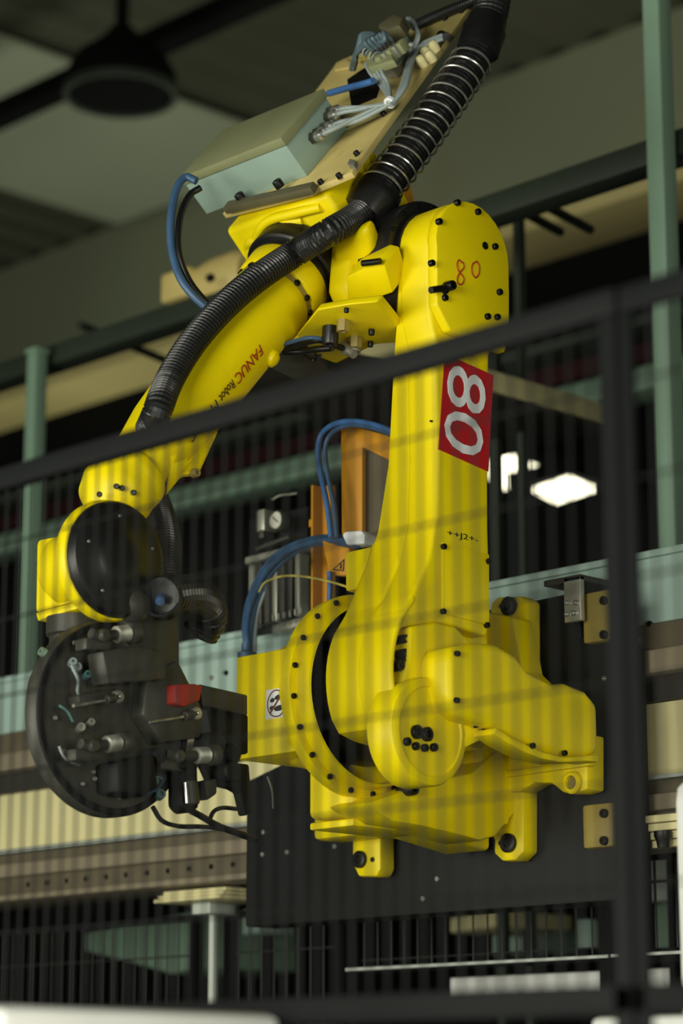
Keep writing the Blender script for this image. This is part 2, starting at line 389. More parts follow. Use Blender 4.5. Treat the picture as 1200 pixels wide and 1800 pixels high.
box('stand', (p.x-.02, 1.68, 0), (p.x+.02, 1.72, at(1034, 1668, 'Y', 1.7).z), 'void', sd)
(lathe('drum_body', V(p.x, 1.7, at(1034, 1668, 'Y', 1.7).z), (0, 0, 1), [(0, .028), (.012, .03), (.06, .03), (.072, .026)], 'boxgrey', sd, 24))
z = at(900, 1762, 'Y', 1.3)
tag(box('work_table', (at(790, 1740, 'Y', 1.3).x, 1.3, at(900, 1764, 'Y', 1.3).z), (.6, 1.6, at(900, 1714, 'Y', 1.3).z), 'offwhite', None, .004), 'long white table below the lower fence rail', 'table')
tag(box('white_cabinet', (at(1035, 1790, 'Y', -.6).x, -.6, 0), (1.45, -.25, at(1100, 1786, 'Y', -.6).z), 'offwhite', None, .01), 'white cabinet behind the fence under its bottom frame', 'cabinet')
wt = at(5, 1768, 'X', .95)
tag(box('white_machine_cover', (.5, wt.y, 0), (.95, -1.295, wt.z), 'offwhite', None, .012), 'bright white machine cover in front of the fence', 'cabinet')
p = at(1200, 1400, 'Y', -.12)
tag(lathe('white_bollard', V(at(1206, 1400, 'Y', -.12).x, -.12, 0), (0, 0, 1), [(0, .016), (p.z-.01, .016), (p.z+.012, .013), (p.z+.02, .006)], 'offwhite', None, 24), 'white rounded pipe post behind the fence beside the gate', 'post')

# ================================================================== GANTRY
YG = .55
def zl(py, px=0): return at(px, py, 'Y', YG).z
X0, X1 = -4.2, 1.6
ub = thing('gantry_beam', 'blue grey upper gantry beam with a lipped top edge', 'beam', (-1, .7, zl(1290)))
box('beam_body', (X0, YG, zl(1291)), (X1, YG+.22, zl(1195)), 'beamblue', ub, .003)
box('top_lip', (X0, YG-.012, zl(1203)), (X1, YG+.02, zl(1195)+.002), 'beamblue', ub, .002)
for px, py in ((373, 1192), (398, 1183), (1143, 1097)):
    bolt('beam_bolt', at(px, py, 'Y', YG), (0, -1, 0), .006, .006, 'steel' if px == 373 else 'bolt', ub)
ur = thing('guide_rail', 'dark brown upper guide rail bolted below the blue grey beam', 'rail', (-1, .6, zl(1395)))
box('rail_bed', (X0, YG-.005, zl(1330)), (X1, YG+.2, zl(1291)-.0005), 'brown', ur, .003)
box('rail_track', (X0, YG-.03, zl(1362)), (X1, YG+.2, zl(1330)-.0005), 'brown2', ur, .004)
box('rail_foot', (X0, YG+.0, zl(1396)), (X1, YG+.2, zl(1362)-.0005), 'darkrail', ur, .003)
for k in range(14): 
    x = -1.95+k*.16
    if x < -1.0 or x > -.05: bolt('rail_bolt', V(x, YG-.005, (zl(1330)+zl(1291))/2), (0, -1, 0), .007, .006, 'steel', ur)
lb_ = thing('gantry_beam', 'cream lower gantry beam between the brown rails', 'beam', (-1, .7, zl(1500)))
box('beam_body', (X0, YG+.01, zl(1500)), (X1, YG+.22, zl(1397)), 'cream', lb_, .003)
box('bottom_lip', (X0, YG-.004, zl(1501)), (X1, YG+.02, zl(1496)), 'pale', lb_, .001)
lr = thing('guide_rail', 'pale brown lower guide rail with a row of bolt holes', 'rail', (-1, .6, zl(1590)))
box('rail_bed', (X0, YG+.005, zl(1522)), (X1, YG+.2, zl(1502)), 'brown', lr, .002)
box('rail_track', (X0, YG-.02, zl(1545)), (X1, YG+.2, zl(1522)-.0005), 'brown2', lr, .004)
box('rail_web', (X0, YG+.0, zl(1575)), (X1, YG+.2, zl(1545)-.0005), 'brown', lr, .002)
box('rail_edge', (X0, YG-.01, zl(1585)), (X1, YG+.2, zl(1575)-.0005), 'brown2', lr, .002)
for k in range(20): bolt('rail_bolt', V(-1.95+k*.075, YG, (zl(1545)+zl(1575))/2), (0, -1, 0), .006, .004, 'bolt', lr)
# support post with T head
p = at(375, 1600, 'Y', .66)
sp = thing('support_post', 'pale T shaped support post under the lower rail', 'post', (p.x, .66, 0))
box('post_shaft', (p.x-.009, .652, 0), (p.x+.009, .668, zl(1590)-.055), 'pale', sp, .003)
box('post_head', (p.x-.032, .62, zl(1590)-.055), (p.x+.032, .70, zl(1590)-.028), 'pale', sp, .003)
for k in range(3): box('head_plate', (p.x-.10+k*.006, .565+k*.008, zl(1590)-.027+k*.009), (p.x+.13, .74, zl(1590)-.0195+k*.009), 'cream', sp, .001)
p = at(1150, 1470, 'Y', .52)
sb = thing('rail_support', 'pale stepped rail support right of the fence post', 'bracket', (p.x, .52, at(1150, 1500, 'Y', .52).z))
for k in range(4): box('step_plate', (p.x-.075, .485+.008*(3-k), at(1150, 1492-k*14, 'Y', .52).z), (p.x+.11, .528, at(1150, 1479-k*14, 'Y', .52).z), 'cream', sb, .002)
q = at(1167, 1480, 'Y', .49); lathe('clamp', V(q.x, .487, at(1167, 1490, 'Y', .49).z), (0, 0, 1), [(0, .011), (.012, .013), (.02, .017), (.03, .017)], 'bolt', sb, 16)

# carriage the robot hangs on
ca = thing('gantry_carriage', 'dark steel carriage plate riding on the gantry rails behind the robot', 'carriage', (-.5, .47, 1.95))
xa, xb = at(432, 1500, 'Y', .405).x, at(1082, 1300, 'Y', .405).x
zt = at(980, 1046, 'Y', .405).z; zb = at(700, 1610, 'Y', .405).z
poly = [(xa, zb), (xb, zb), (xb, 2.43), (at(1020, 1100, 'Y', .405).x, 2.45), (at(1020, 1100, 'Y', .405).x, zt), (-.83, zt-.01), (-.83, 2.30), (xa, 2.26)]
prism('carriage_plate', [V(a, .405, b) for a, b in poly], V(0, .095, 0), 'carriage', ca, .004)
for px, py in ((465, 1463), (463, 1502), (506, 1498), (590, 1488), (985, 1285), (1063, 1193), (745, 1580), (770, 1545)):
    bolt('plate_bolt', at(px, py, 'Y', .405), (0, -1, 0), .0055, .005, 'steel', ca)
for y0, y1, lab in ((1038, 1128, 'upper'), (1412, 1490, 'lower')):
    a = at(1022, y0+6, 'Y', .385); b = at(1078, y1, 'Y', .385)
    o = box('wiper_block', (a.x, .385, at(1050, y1, 'Y', .385).z), (b.x, .45, at(1050, y0, 'Y', .385).z), 'tan', ca, .006)
    for yy in (y0+18, y1-12): bolt('block_bolt', at(1063, yy, 'Y', .385), (0, -1, 0), .0085, .008, 'bolt', ca)
a = at(990, 1025, 'Y', .36); b = at(1021, 1090, 'Y', .36)
hb = box('sensor_bracket', (a.x, .36, b.z), (b.x, .372, a.z+.01), 'zinc', ca, .002)
box('bracket_top', (a.x-.05, .36, a.z+.0), (b.x, .47, a.z+.012), 'darkrail', ca, .002)
for px, py in ((998, 1060), (998, 1080), (1010, 1078), (1014, 1060)): bolt('bracket_bolt', at(px, py, 'Y', .36), (0, -1, 0), .0055, .006, 'steel', ca)

# pneumatic unit on top of the carriage
pz = zt
pu = thing('pneumatic_unit', 'pneumatic valve unit with round pressure gauge standing on the carriage', 'valve unit', (at(480, 1100, 'Y', .45).x, .47, pz))
YP = .44
a = at(430, 985, 'Y', YP); b = at(545, 950, 'Y', YP)
def pbox(n, p0, p1, m, y=YP, d=.04, bev=.002, par=pu):
    a, b = at(*p0, 'Y', y), at(*p1, 'Y', y); return box(n, (a.x, y, min(a.z, b.z)), (b.x, y+d, max(a.z, b.z)), m, par, bev)
bm = bmesh.new(); add_prism(bm, [at(430, 980, 'Y', YP), at(530, 954, 'Y', YP), at(530, 966, 'Y', YP), at(430, 992, 'Y', YP)], V(0, .04, 0)); finish(bm, 'valve_bracket', 'zinc', pu, bevel=.002)
for k in range(7):
    x = 437+k*13.5; pbox('valve', (x, 994-k*3.5), (x+8, 1100-k*3), ('zinc', 'dark')[k % 3 > 0], YP+.004, .03)
prism('terminal_strip', [at(477, 1099, 'Y', YP-.02), at(532, 1084, 'Y', YP-.02), at(532, 1099, 'Y', YP-.02), at(477, 1113, 'Y', YP-.02)], V(0, .03, 0), 'zinc', pu, .002)
for k in range(6):
    bolt('strip_screw', at(483+k*9.5, 1103-k*2.5, 'Y', YP-.02), (0, -1, 0), .003, .003, 'steel', pu)
    q = at(480+k*9.8, 1092-k*2.5, 'Y', YP-.01); cyl('strip_fitting', q, q+V(0, 0, .014), .0038, 'zinc', pu, 10)
pbox('regulator', (450, 897), (464, 932), 'zinc', YP, .04, .004)
pbox('regulator_bowl', (453, 932), (462, 945), 'dark', YP, .03, .003)
g = at(483, 914, 'Y', YP-.03)
gb = lathe('gauge_body', g+V(0, .035, 0), (0, -1, 0), [(0, .02), (.004, .023), (.028, .023), (.032, .02)], 'dark', pu, 28)
lathe('gauge_dial', g+V(0, .004, 0), (0, -1, 0), [(0, .0185), (.002, .0185)], 'gauge', gb, 28)
tube('gauge_needle', [g+V(.008, 0, -.006), g+V(-.009, 0, .008)], .0012, 'blacktext', gb, 6, 2)
prism('unit_shelf', [at(448, 962, 'Y', YP-.01), at(506, 940, 'Y', YP-.01), at(506, 946, 'Y', YP-.01), at(448, 968, 'Y', YP-.01)], V(0, .06, 0), 'dark', pu, .001)
pbox('unit_back', (436, 1120), (540, 890), 'carriage', YP+.045, .012)
tube('arched_handle', [at(478, 878, 'Y', YP), at(492, 871, 'Y', YP), at(508, 869, 'Y', YP), at(522, 867, 'Y', YP)], .0022, 'zinc', pu, 8)
# orange channel beside it
oc = thing('cable_channel', 'tall orange cable channel upright behind the robot base', 'channel', (at(565, 1060, 'Y', .36).x, .36, zt))
a = at(555, 1060, 'Y', .36); b = at(575, 850, 'Y', .36)
box('channel_back', (a.x, .37, zt), (b.x, .385, b.z), 'orange', oc, .002)
box('channel_side', (a.x, .345, zt), (a.x+.006, .37, b.z), 'orange', oc, .001)
box('channel_tab', (a.x-.012, .35, at(560, 925, 'Y', .36).z), (a.x, .36, at(560, 912, 'Y', .36).z), 'orange', oc, .001)

# ================================================================== FENCES
YF = -1.2765
zt_, zb_ = at(600, 672, 'Y', YF).z, at(1100, 1757, 'Y', YF).z
wx0 = at(63, 1440, 'Y', YF).x; hz0 = at(733, 767, 'Y', YF).z
def fence_panel(name, xa, xb, lab, stile=.024, rail_t=.029, zt_=zt_, zb_=zb_, y=YF, pitch=.0266, hp=.1, x_ref=wx0, z_ref=hz0, wr=.0016, m='fence', mw='fencewire', legs=True, lift=0.):
    t = thing(name, lab, 'fence', ((xa+xb)/2, y, 0)); d = stile*.42
    box('top_rail', (xa, y-d, zt_-rail_t/2), (xb, y+d, zt_+rail_t/2), m, t, .003)
    box('bottom_rail', (xa, y-d, zb_-rail_t/2), (xb, y+d, zb_+rail_t/2), m, t, .003)
    for xx in (xa, xb-stile): box('stile', (xx, y-d, 0 if legs else zb_+rail_t/2), (xx+stile, y+d, zt_-rail_t/2), m, t, .003)
    bm = bmesh.new(); add_lathe(bm, V(0, 0, zb_), V(0, 0, 1), [(0, wr), (zt_-zb_, wr)], 8); bmesh.ops.recalc_face_normals(bm, faces=bm.faces)
    mv = bpy.data.meshes.new('upright_wire'); bm.to_mesh(mv); bm.free(); mv.materials.append(M[mw])
    k0 = math.ceil((xa+stile-x_ref)/pitch); x = x_ref+k0*pitch
    while x < xb-stile:
        o = link('upright_wire', mv, None, t); o.location = (x, y, 0); x += pitch
    bm = bmesh.new(); add_lathe(bm, V(xa+stile*.5, 0, 0), V(1, 0, 0), [(0, wr), (xb-xa-stile, wr)], 8); bmesh.ops.recalc_face_normals(bm, faces=bm.faces)
    mh = bpy.data.meshes.new('cross_wire'); bm.to_mesh(mh); bm.free(); mh.materials.append(M[mw])
    z = z_ref-math.floor((z_ref-zb_-rail_t/2)/hp)*hp
    while z < zt_-rail_t/2:
        o = link('cross_wire', mh, None, t); o.location = (0, y+wr*1.8, z); z += hp
    return t
xs = at(1108, 1200, 'Y', YF).x
fence_panel('fence_panel', at(-140, 900, 'Y', YF).x, xs-.0005, 'wide charcoal wire mesh fence panel in front of the robot')
fence_panel('fence_panel', xs+.0005, xs+.9, 'charcoal wire mesh fence panel right of the fence post', stile=.014)
# lower fence behind the gantry
YR = .86
za = at(0, 1640, 'Y', YR).z; zc = at(600, 1706, 'Y', YR).z
xl0, xl1 = at(-60, 1700, 'Y', YR).x, at(352, 1700, 'Y', YR).x
kw = dict(pitch=.042, hp=.17, wr=.0022, m='void', mw='farwire', rail_t=.012, stile=.03)
fence_panel('rear_fence_panel', xl0, xl1, 'dark rear mesh fence panel left of the pale support post', y=YR, zt_=za, zb_=1.3, x_ref=xl0, z_ref=za-.09, **kw)
xm0, xm1 = at(398, 1700, 'Y', YR).x, at(610, 1700, 'Y', YR).x
fence_panel('rear_fence_panel', xm0, xm1, 'dark rear mesh fence panel below the carriage', y=YR, zt_=za, zb_=1.3, x_ref=xm0, z_ref=za-.09, **kw)
xr0, xr1 = at(618, 1700, 'Y', YR).x, at(1078, 1650, 'Y', YR).x
rp = fence_panel('rear_fence_panel', xr0, xr1, 'dark rear mesh fence panel with a bright bottom edge', y=YR, zt_=za-.02, zb_=zc-.004, x_ref=xr0, z_ref=zc+.02, **kw)
box('edge_strip', (xr0, YR-.02, zc-.003), (xr1, YR-.013, zc+.003), 'pale', rp)
gx0 = at(1088, 1600, 'Y', YR).x
g = fence_panel('gate', gx0, gx0+.6, 'dark mesh gate right of the fence post with a wide frame', y=YR, zt_=at(1130, 1500, 'Y', YR).z, zb_=zc-.004, x_ref=gx0+.04, z_ref=at(1170, 1548, 'Y', YR).z, pitch=.055, hp=.17, wr=.003, m='void', mw='farwire', rail_t=.03, stile=.05)
g['category'] = 'gate'
box('edge_strip', (gx0, YR-.03, zc-.003), (gx0+.6, YR-.023, zc+.003), 'pale', g)
# ================================================================== ROBOT
rb = thing('industrial_robot', 'yellow industrial robot arm number 80 mounted sideways on the gantry', 'robot', (-.44, .40, 2.03))
J2 = V(0, .015, 2.315); J3 = V(0, .033, 3.112)
EX, EY, EZ = V(1, 0, 0), V(0, 1, 0), V(0, 0, 1)
def yz(x, pts): return [V(x, a, b) for a, b in pts]
def arc(c, r, a0, a1, n): return [(c[0]+r*math.cos(math.radians(a0+(a1-a0)*k/n)), c[1]+r*math.sin(math.radians(a0+(a1-a0)*k/n))) for k in range(n+1)]

# ---- base: casting, connector box, ring, feet
bc = prism('base_casting', yz(-.37, [(-.01, 2.098), (.10, 2.088), (.20, 2.078), (.36, 2.055), (.36, 2.52), (.10, 2.50), (.0, 2.47), (-.01, 2.40)]), V(.12, 0, 0), 'yellow', rb, .012, 3)
box('casting_shelf', (-.375, .0, 2.078), (-.26, .30, 2.092), 'yellow', bc, .004)
box('casting_back', (-.66, .28, 2.10), (-.20, .36, 2.50), 'yellow', bc, .01)
lathe('casting_drum', V(-.40, J2.y, J2.z), EX, [(0, .12), (.13, .15)], 'yellow', bc, 40)
# side cheek of the casting sweeping back towards the carriage
pk = [(640, 1412), (700, 1392), (760, 1372), (830, 1358), (862, 1330), (905, 1300), (960, 1330), (960, 1380), (930, 1400), (872, 1470), (845, 1478), (800, 1466), (740, 1452), (690, 1444)]
prism('base_cheek', [at(x, y, 'X', -.19) for x, y in pk], V(-.10, 0, 0), 'yellow', bc, .008)
a, b = at(415, 1155, 'Y', -.12), at(407, 1337, 'Y', -.12)
cbx = box('connector_box', (a.x, -.12, b.z), (-.27, .30, a.z), 'yellow', rb, .004)
ring('base_ring', V(0, J2.y, J2.z), EX, [(-.272, .186), (-.250, .1885), (-.246, .187), (-.245, .1715), (-.224, .1695), (-.216, .168), (-.214, .164), (-.272, .160)], 'yellow', rb, 72)
lathe('joint_recess', V(-.27, J2.y, J2.z), EX, [(0, .163), (.006, .163), (.010, .13), (.11, .125)], 'black', rb, 56)
for k in range(20):
    t = 2*math.pi*(k+.35)/20
    bolt('ring_bolt', V(-.246, J2.y+.1792*math.cos(t), J2.z+.1792*math.sin(t)), (1, 0, 0), .0054, .005, 'bolt', rb)
# no-step sticker
q = [at(x, y, 'Y', -.1205) for x, y in ((467, 1265), (505, 1260), (501.5, 1208), (468.5, 1213))]
st = prism('no_step_sticker', q, V(0, -.0006, 0), 'white', cbx)
st['label'] = 'white no-step sticker with two crossed shoe prints'
qm = quadmap(*q, V(0, -1, 0), .0001)
def disc2(name, u0, v0, ru, rv, rot, m, inner=None, h=8):
    bm = bmesh.new(); n = 36; vo = []; vi = []
    for k in range(n):
        t = 2*math.pi*k/n; cx, cy = math.cos(t), math.sin(t)
        x, y = ru*cx, rv*cy; xr, yr = x*math.cos(rot)-y*math.sin(rot), x*math.sin(rot)+y*math.cos(rot)
        vo.append(bm.verts.new(qm(u0+xr, v0+yr, h)))
        if inner: vi.append(bm.verts.new(qm(u0+xr*inner, v0+yr*inner, h)))
    if inner:
        for k in range(n): bm.faces.new((vo[k], vo[(k+1) % n], vi[(k+1) % n], vi[k]))
    else: bm.faces.new(vo)
    return finish(bm, name, m, st)
for u, v, ru, rv in ((.32, .62, .12, .075), (.66, .70, .23, .09), (.30, .36, .12, .075), (.64, .33, .24, .095)): disc2('shoe_print', u, v, ru, rv, .12, 'blacktext', h=9)
disc2('prohibition_ring', .52, .5, .46, .47, 0, 'brownink', .9, 10)
bm = bmesh.new(); bm.faces.new([bm.verts.new(qm(u, v, 11)) for u, v in ((.17, .2), (.23, .15), (.87, .8), (.81, .85))]); finish(bm, 'prohibition_bar', 'brownink', st)
for px, py in ((519, 1200), (523, 1263)): bolt('box_bolt', at(px, py, 'Y', -.12), (0, -1, 0), .0045, .003, 'bolt', cbx)
# mounting feet
def foot(name, pts, hole, hr, y0=.36, th=.042):
    o = prism(name, [at(x, y, 'Y', y0) for x, y in pts], V(0, th, 0), 'yellow', rb, .006, 2)
    if hole:
        c = at(*hole, 'Y', y0)
        bolt('foot_bolt', c, (0, -1, 0), hr, .009, 'bolt', o, n=22); bolt('foot_pin', at(hole[0]+(21 if hole[0] < 700 else -15), hole[1], 'Y', y0), (0, -1, 0), .005, .003, 'bolt', o)
    return o
foot('mounting_foot', [(619, 1440), (618, 1519), (629, 1541), (661, 1541), (668, 1527), (668, 1440)], (634, 1511), .0175)
foot('mounting_foot', [(838, 1380), (845, 1452), (868, 1476), (867, 1500), (882, 1514), (905, 1512), (920, 1497), (920, 1380)], (895, 1482), .0185)
foot('mounting_foot', [(850, 1180), (862, 1060), (872, 1050), (915, 1048), (925, 1056), (925, 1175)], (896, 1066), .0185)
prism('base_flange', [at(x, y, 'Y', .345) for x, y in ((830, 1300), (1032, 1290), (1032, 1388), (1012, 1394), (988, 1393), (968, 1377), (940, 1376), (912, 1392), (835, 1392))], V(0, .05, 0), 'yellow', rb, .006)
prism('flange_ridge', [at(x, y, 'Y', .335) for x, y in ((820, 1376), (1034, 1346), (1034, 1336), (820, 1364))], V(0, .02, 0), 'yellow', rb, .003)
c = at(1008, 1376, 'Y', .345); ring('flange_boss', c, -EY, [(-.01, .021), (.006, .021), (.009, .018), (.009, .013), (-.01, .013)], 'yellow', rb, 28)
bolt('boss_bolt', c, (0, -1, 0), .012, .003, 'tan', rb)
prism('base_back_web', [at(x, y, 'Y', .30) for x, y in ((850, 1235), (850, 1075), (900, 1085), (918, 1180), (960, 1220))], V(0, .06, 0), 'yellow', rb, .005)

# ---- lower arm
left = [(-.060, 3.10), (-.060, 2.985), (-.044, 2.93), (-.041, 2.72), (-.046, 2.60), (-.066, 2.525), (-.105, 2.455), (-.145, 2.40)]
lobe = arc((J2.y, J2.z), .182, 152, 203, 10)+[(-.135, 2.222), (-.10, 2.212), (.0, 2.20), (.10, 2.205), (.15, 2.25)]
right_ = [(.150, 2.36), (.118, 2.40), (.092, 2.44), (.089, 2.60), (.091, 2.75), (.098, 2.93), (.118, 2.98), (.131, 3.05)]
top = arc((.034, 3.108), .098, 0, 176, 14)
YZ = left+lobe+right_+top
la = prism('lower_arm', yz(-.118, YZ), V(.083, 0, 0), 'yellow', rb, .013, 3)
for v in la.data.vertices:                      # the elbow end is slimmer
    if v.co.x < -.07: v.co.x += .042*min(1, max(0, (v.co.z-2.90)/.10))-.04*min(1, max(0, (2.76-v.co.z)/.22))
fe = [(p.y, p.z) for p in (at(x, y, 'X', 0) for x, y in ((700, 1108), (712, 1100), (765, 1092), (805, 1100), (856, 1118)))]
prism('arm_face', yz(-.075, grow(left[:-1]+[(-.128, 2.43)]+fe+[(.092, 2.44), (.089, 2.60), (.091, 2.75), (.098, 2.93), (.118, 2.98), (.131, 3.05)]+top, .0018)), V(.075, 0, 0), 'yellow', la, .011, 3)
# thicker foot of the arm, inboard
prism('arm_shoulder', yz(-.17, [(-.048, 2.585), (-.062, 2.54), (-.10, 2.47)]+arc((J2.y, J2.z), .174, 150, 202, 10)+[(-.12, 2.235), (-.06, 2.225), (.1, 2.24), (.12, 2.4), (.07, 2.6)]), V(.10, 0, 0), 'yellow', la, .02, 3)
box('arm_tab', (-.235, -.045, 2.50), (-.11, .03, 2.575), 'yellow', la, .006)
# elbow cover
cov = [(-.063, 3.10), (-.063, 2.988), (-.03, 2.945), (.118, 2.935), (.131, 2.985), (.133, 3.05)]+arc((.034, 3.108), .099, 0, 176, 14)
ec = prism('elbow_cover', yz(.0, cov), V(.022, 0, 0), 'yellow', la, .005, 2)
ec['label'] = 'flat yellow elbow cover with the handwritten number 80'
for px, py in ((802, 357), (838, 373), (770, 390), (757, 463), (868, 434), (876, 514), (780, 512), (780, 524), (855, 557), (872, 558)):
    bolt('cover_bolt', at(px, py, 'X', .022), EX, .0062, .007, 'bolt', ec)
bolt('cover_plug', at(852, 432, 'X', .022), EX, .0075, .002, 'bolt', ec)
p = at(783, 506, 'X', .028); q = at(757, 510, 'X', .028); tube('grease_fitting', [p, q], .0065, 'bolt', ec, 12, 2)
bolt('fitting_head', at(783, 505, 'X', .022), EX, .0095, .02, 'bolt', ec)
# handwritten 80
def ink(pts): tube('marker_stroke', [at(x, y, 'X', .0225) for x, y in pts], .0015, 'redink', ec, 6, 6)
ink([(812, 462), (806, 457), (803, 466), (806, 477), (812, 484), (815, 492), (811, 500), (804, 497), (804, 487), (809, 478), (815, 470), (813, 460)])
ink([(838, 459), (830, 465), (829, 478), (835, 488), (841, 482), (842, 468), (837, 459)])
# red number sign
sq = [(770, 790), (857, 829), (866, 660), (781, 622)]
sg = prism('number_sign', [at(x, y, 'X', .0006) for x, y in sq], V(.0016, 0, 0), 'signred', la)
sg['label'] = 'red sign with a large white 80 turned on its side'
A, B, C_, D_ = [at(x, y, 'X', .0024) for x, y in sq]
def sm(u, v): return (A*(1-u)+B*u)*(1-v)+(D_*(1-u)+C_*u)*v
# text reads downwards, its top towards the right edge of the sign
def digit(ch, v0, v1, lo, hi):
    text_on('sign_digit', ch, lambda s, t, h: sm(lo+(hi-lo)*t, v1+(v0-v1)*s)+V(.0005*(h+1), 0, 0), 'white', sg)
digit('8', .515, .94, .09, .87); digit('0', .07, .485, .09, .87)
# axis marking
a, b = at(786, 944, 'X', .0004), at(840, 957, 'X', .0004); c, d = at(840, 944, 'X', .0004), at(786, 931, 'X', .0004)
text_on('axis_marking', '++J2+-', quadmap(a, b, c, d, EX, .0005), 'blacktext', la)
# hatch panel on the side and bolts
pp = [(775, 952), (857, 975), (857, 1100), (775, 1078)]
hp_ = prism('side_hatch', [at(x, y, 'X', 0.0) for x, y in pp], V(.004, 0, 0), 'yellow', la, .0015)
for px, py in ((779, 961), (857, 987), (778, 1075), (855, 1099)): bolt('hatch_bolt', at(px, py, 'X', .004), EX, .0055, .005, 'bolt', hp_)
bolt('arm_dowel', at(764, 742, 'X', -.012), -EY, .002, .012, 'bolt', la)
# recess around the shoulder joint: dark bolts, raised web and cover disc
rim = arc((J2.y, J2.z), .1825, 130, 203, 16)+arc((J2.y, J2.z), .171, 199, 134, 16)
prism('shoulder_rim', yz(-.08, rim), V(.082, 0, 0), 'yellow', rb, .009, 3)
for px, py, r in ((700, 1125, .008), (706, 1152, .0125), (700, 1170, .0115), (691, 1172, .0095), (694, 1242, .006)): bolt('joint_bolt', at(px, py, 'X', -.022), EX, r, .02, 'bolt', rb)
wp = [(722, 1101), (765, 1093), (800, 1100), (830, 1130), (830, 1215), (800, 1245), (735, 1232), (712, 1226), (706, 1205), (718, 1165), (720, 1125)]
prism('shoulder_web', [at(x, y, 'X', .004) for x, y in wp], V(-.05, 0, 0), 'yellow', rb, .006, 3)
c = at(745, 1288, 'X', .03)
cdv = lathe('shoulder_cover', V(-.035, c.y+.016, c.z+.004), EX, [(0, .088), (.005, .094), (.056, .0945), (.062, .092), (.065, .086), (.066, .078), (.063, .076), (.063, .02)], 'yellow', rb, 48)
for px, py, r in ((730, 1287, .0125), (748, 1291, .0128), (713, 1304, .0075), (728, 1312, .0072), (744, 1315, .0072), (760, 1314, .0075)): bolt('cover_bolt', at(px, py, 'X', .028), EX, r, .008, 'bolt', cdv)
# hood over the joint, carried by the base
hd = [(786, 1150), (797, 1137), (842, 1128), (875, 1131), (910, 1151), (930, 1178), (975, 1202), (997, 1200), (1032, 1214), (1053, 1238), (1055, 1325), (1030, 1332), (992, 1331), (955, 1322), (930, 1310), (900, 1296), (872, 1278), (820, 1262), (800, 1248), (788, 1225)]
ho = prism('shoulder_hood', [at(x, y, 'X', .072) for x, y in hd], V(-.075, 0, 0), 'yellow', rb, .016, 3)
fl = [(872, 1279), (900, 1297), (930, 1311), (955, 1322), (992, 1331), (1052, 1326), (1052, 1340), (1030, 1338), (985, 1340), (950, 1333), (922, 1322), (895, 1308), (868, 1290)]
prism('hood_flange', [at(x, y, 'X', .078) for x, y in fl], V(-.05, 0, 0), 'yellow', ho, .003)
for px, py in ((935, 1311), (991, 1324)): bolt('hood_bolt', at(px, py, 'X', .079), EX, .0055, .005, 'bolt', ho)
for px, py in ((805, 1149), (804, 1231)): bolt('hood_bolt', at(px, py, 'Y', at(792, 1190, 'X', .06).y-.0), -EY, .005, .006, 'bolt', ho)
for px, py in ((850, 1285), (870, 1277), (835, 1275)): bolt('hood_bolt', at(px, py, 'X', .04), EX, .005, .005, 'bolt', ho)
prism('hood_underside_web', [at(x, y, 'X', .03) for x, y in ((790, 1240), (860, 1262), (875, 1290), (840, 1305), (800, 1325), (815, 1290))], V(-.05, 0, 0), 'yellow', rb, .008)
bolt('stop_bolt', at(709, 1389, 'X', -.20), EX, .012, .03, 'bolt', rb)

# ---- elbow joint and upper casting (forearm frame: DF along the forearm, NF up from it)
TH = math.radians(50)
DF = V(0, -math.cos(TH), -math.sin(TH)); NF = V(0, -math.sin(TH), math.cos(TH)); XF = -.32
O4 = at(510, 487, 'X', XF)                     # on the forearm axis at the roll ring
OP = V(XF, -.091, 3.055)
def fr(x, s, n): return V(x, O4.y, O4.z)+DF*s+NF*n     # s towards the wrist
def fp(x, s, n): return V(x, OP.y, OP.z)+DF*s+NF*n
def onfore(px, py, R):
    r = ray(px, py); d = CAM-O4; rp_ = r-DF*r.dot(DF); dp = d-DF*d.dot(DF)
    a, b, c = rp_.dot(rp_), 2*rp_.dot(dp), dp.dot(dp)-R*R; disc = b*b-4*a*c
    t = (-b-math.sqrt(disc))/(2*a) if disc > 0 else -b/(2*a)
    return CAM+r*t
ring('elbow_ring', V(0, J3.y, J3.z), EX, [(-.155, .122), (-.086, .122), (-.080, .118), (-.080, .05), (-.155, .05)], 'black', rb, 64)
lathe('elbow_hub', V(-.20, J3.y, J3.z), EX, [(0, .10), (.13, .10)], 'black', rb, 48)
for k in range(16):
    t = 2*math.pi*k/16; bolt('elbow_bolt', V(-.080, J3.y+.112*math.cos(t), J3.z+.112*math.sin(t)), EX, .004, .003, 'bolt', rb)
# main casting: side profile in the (s, n) plane
prof = [(-.055, .112), (-.05, .0), (-.05, -.07), (-.03, -.10), (-.02, -.15), (-.06, -.20), (-.16, -.20), (-.22, -.12), (-.24, 0), (-.23, .112)]
uc = prism('upper_casting', [fr(-.455, s, n) for s, n in prof], V(.283, 0, 0), 'yellow', rb, .012, 3)
# sculpted ridges on the head
for xa, xb, n0 in ((-.43, -.37, .075), (-.35, -.26, .085)):
    tube('casting_ridge', [fr(xa, -.058, n0-.015), fr((xa+xb)/2, -.048, n0), fr(xb, -.056, n0-.008)], .011, 'yellow', uc, 10)
tube('casting_ridge', [fr(-.44, -.058, .045), fr(-.41, -.05, .062), fr(-.34, -.05, .10), fr(-.26, -.05, .098), fr(-.20, -.055, .09)], .010, 'yellow', uc, 10)
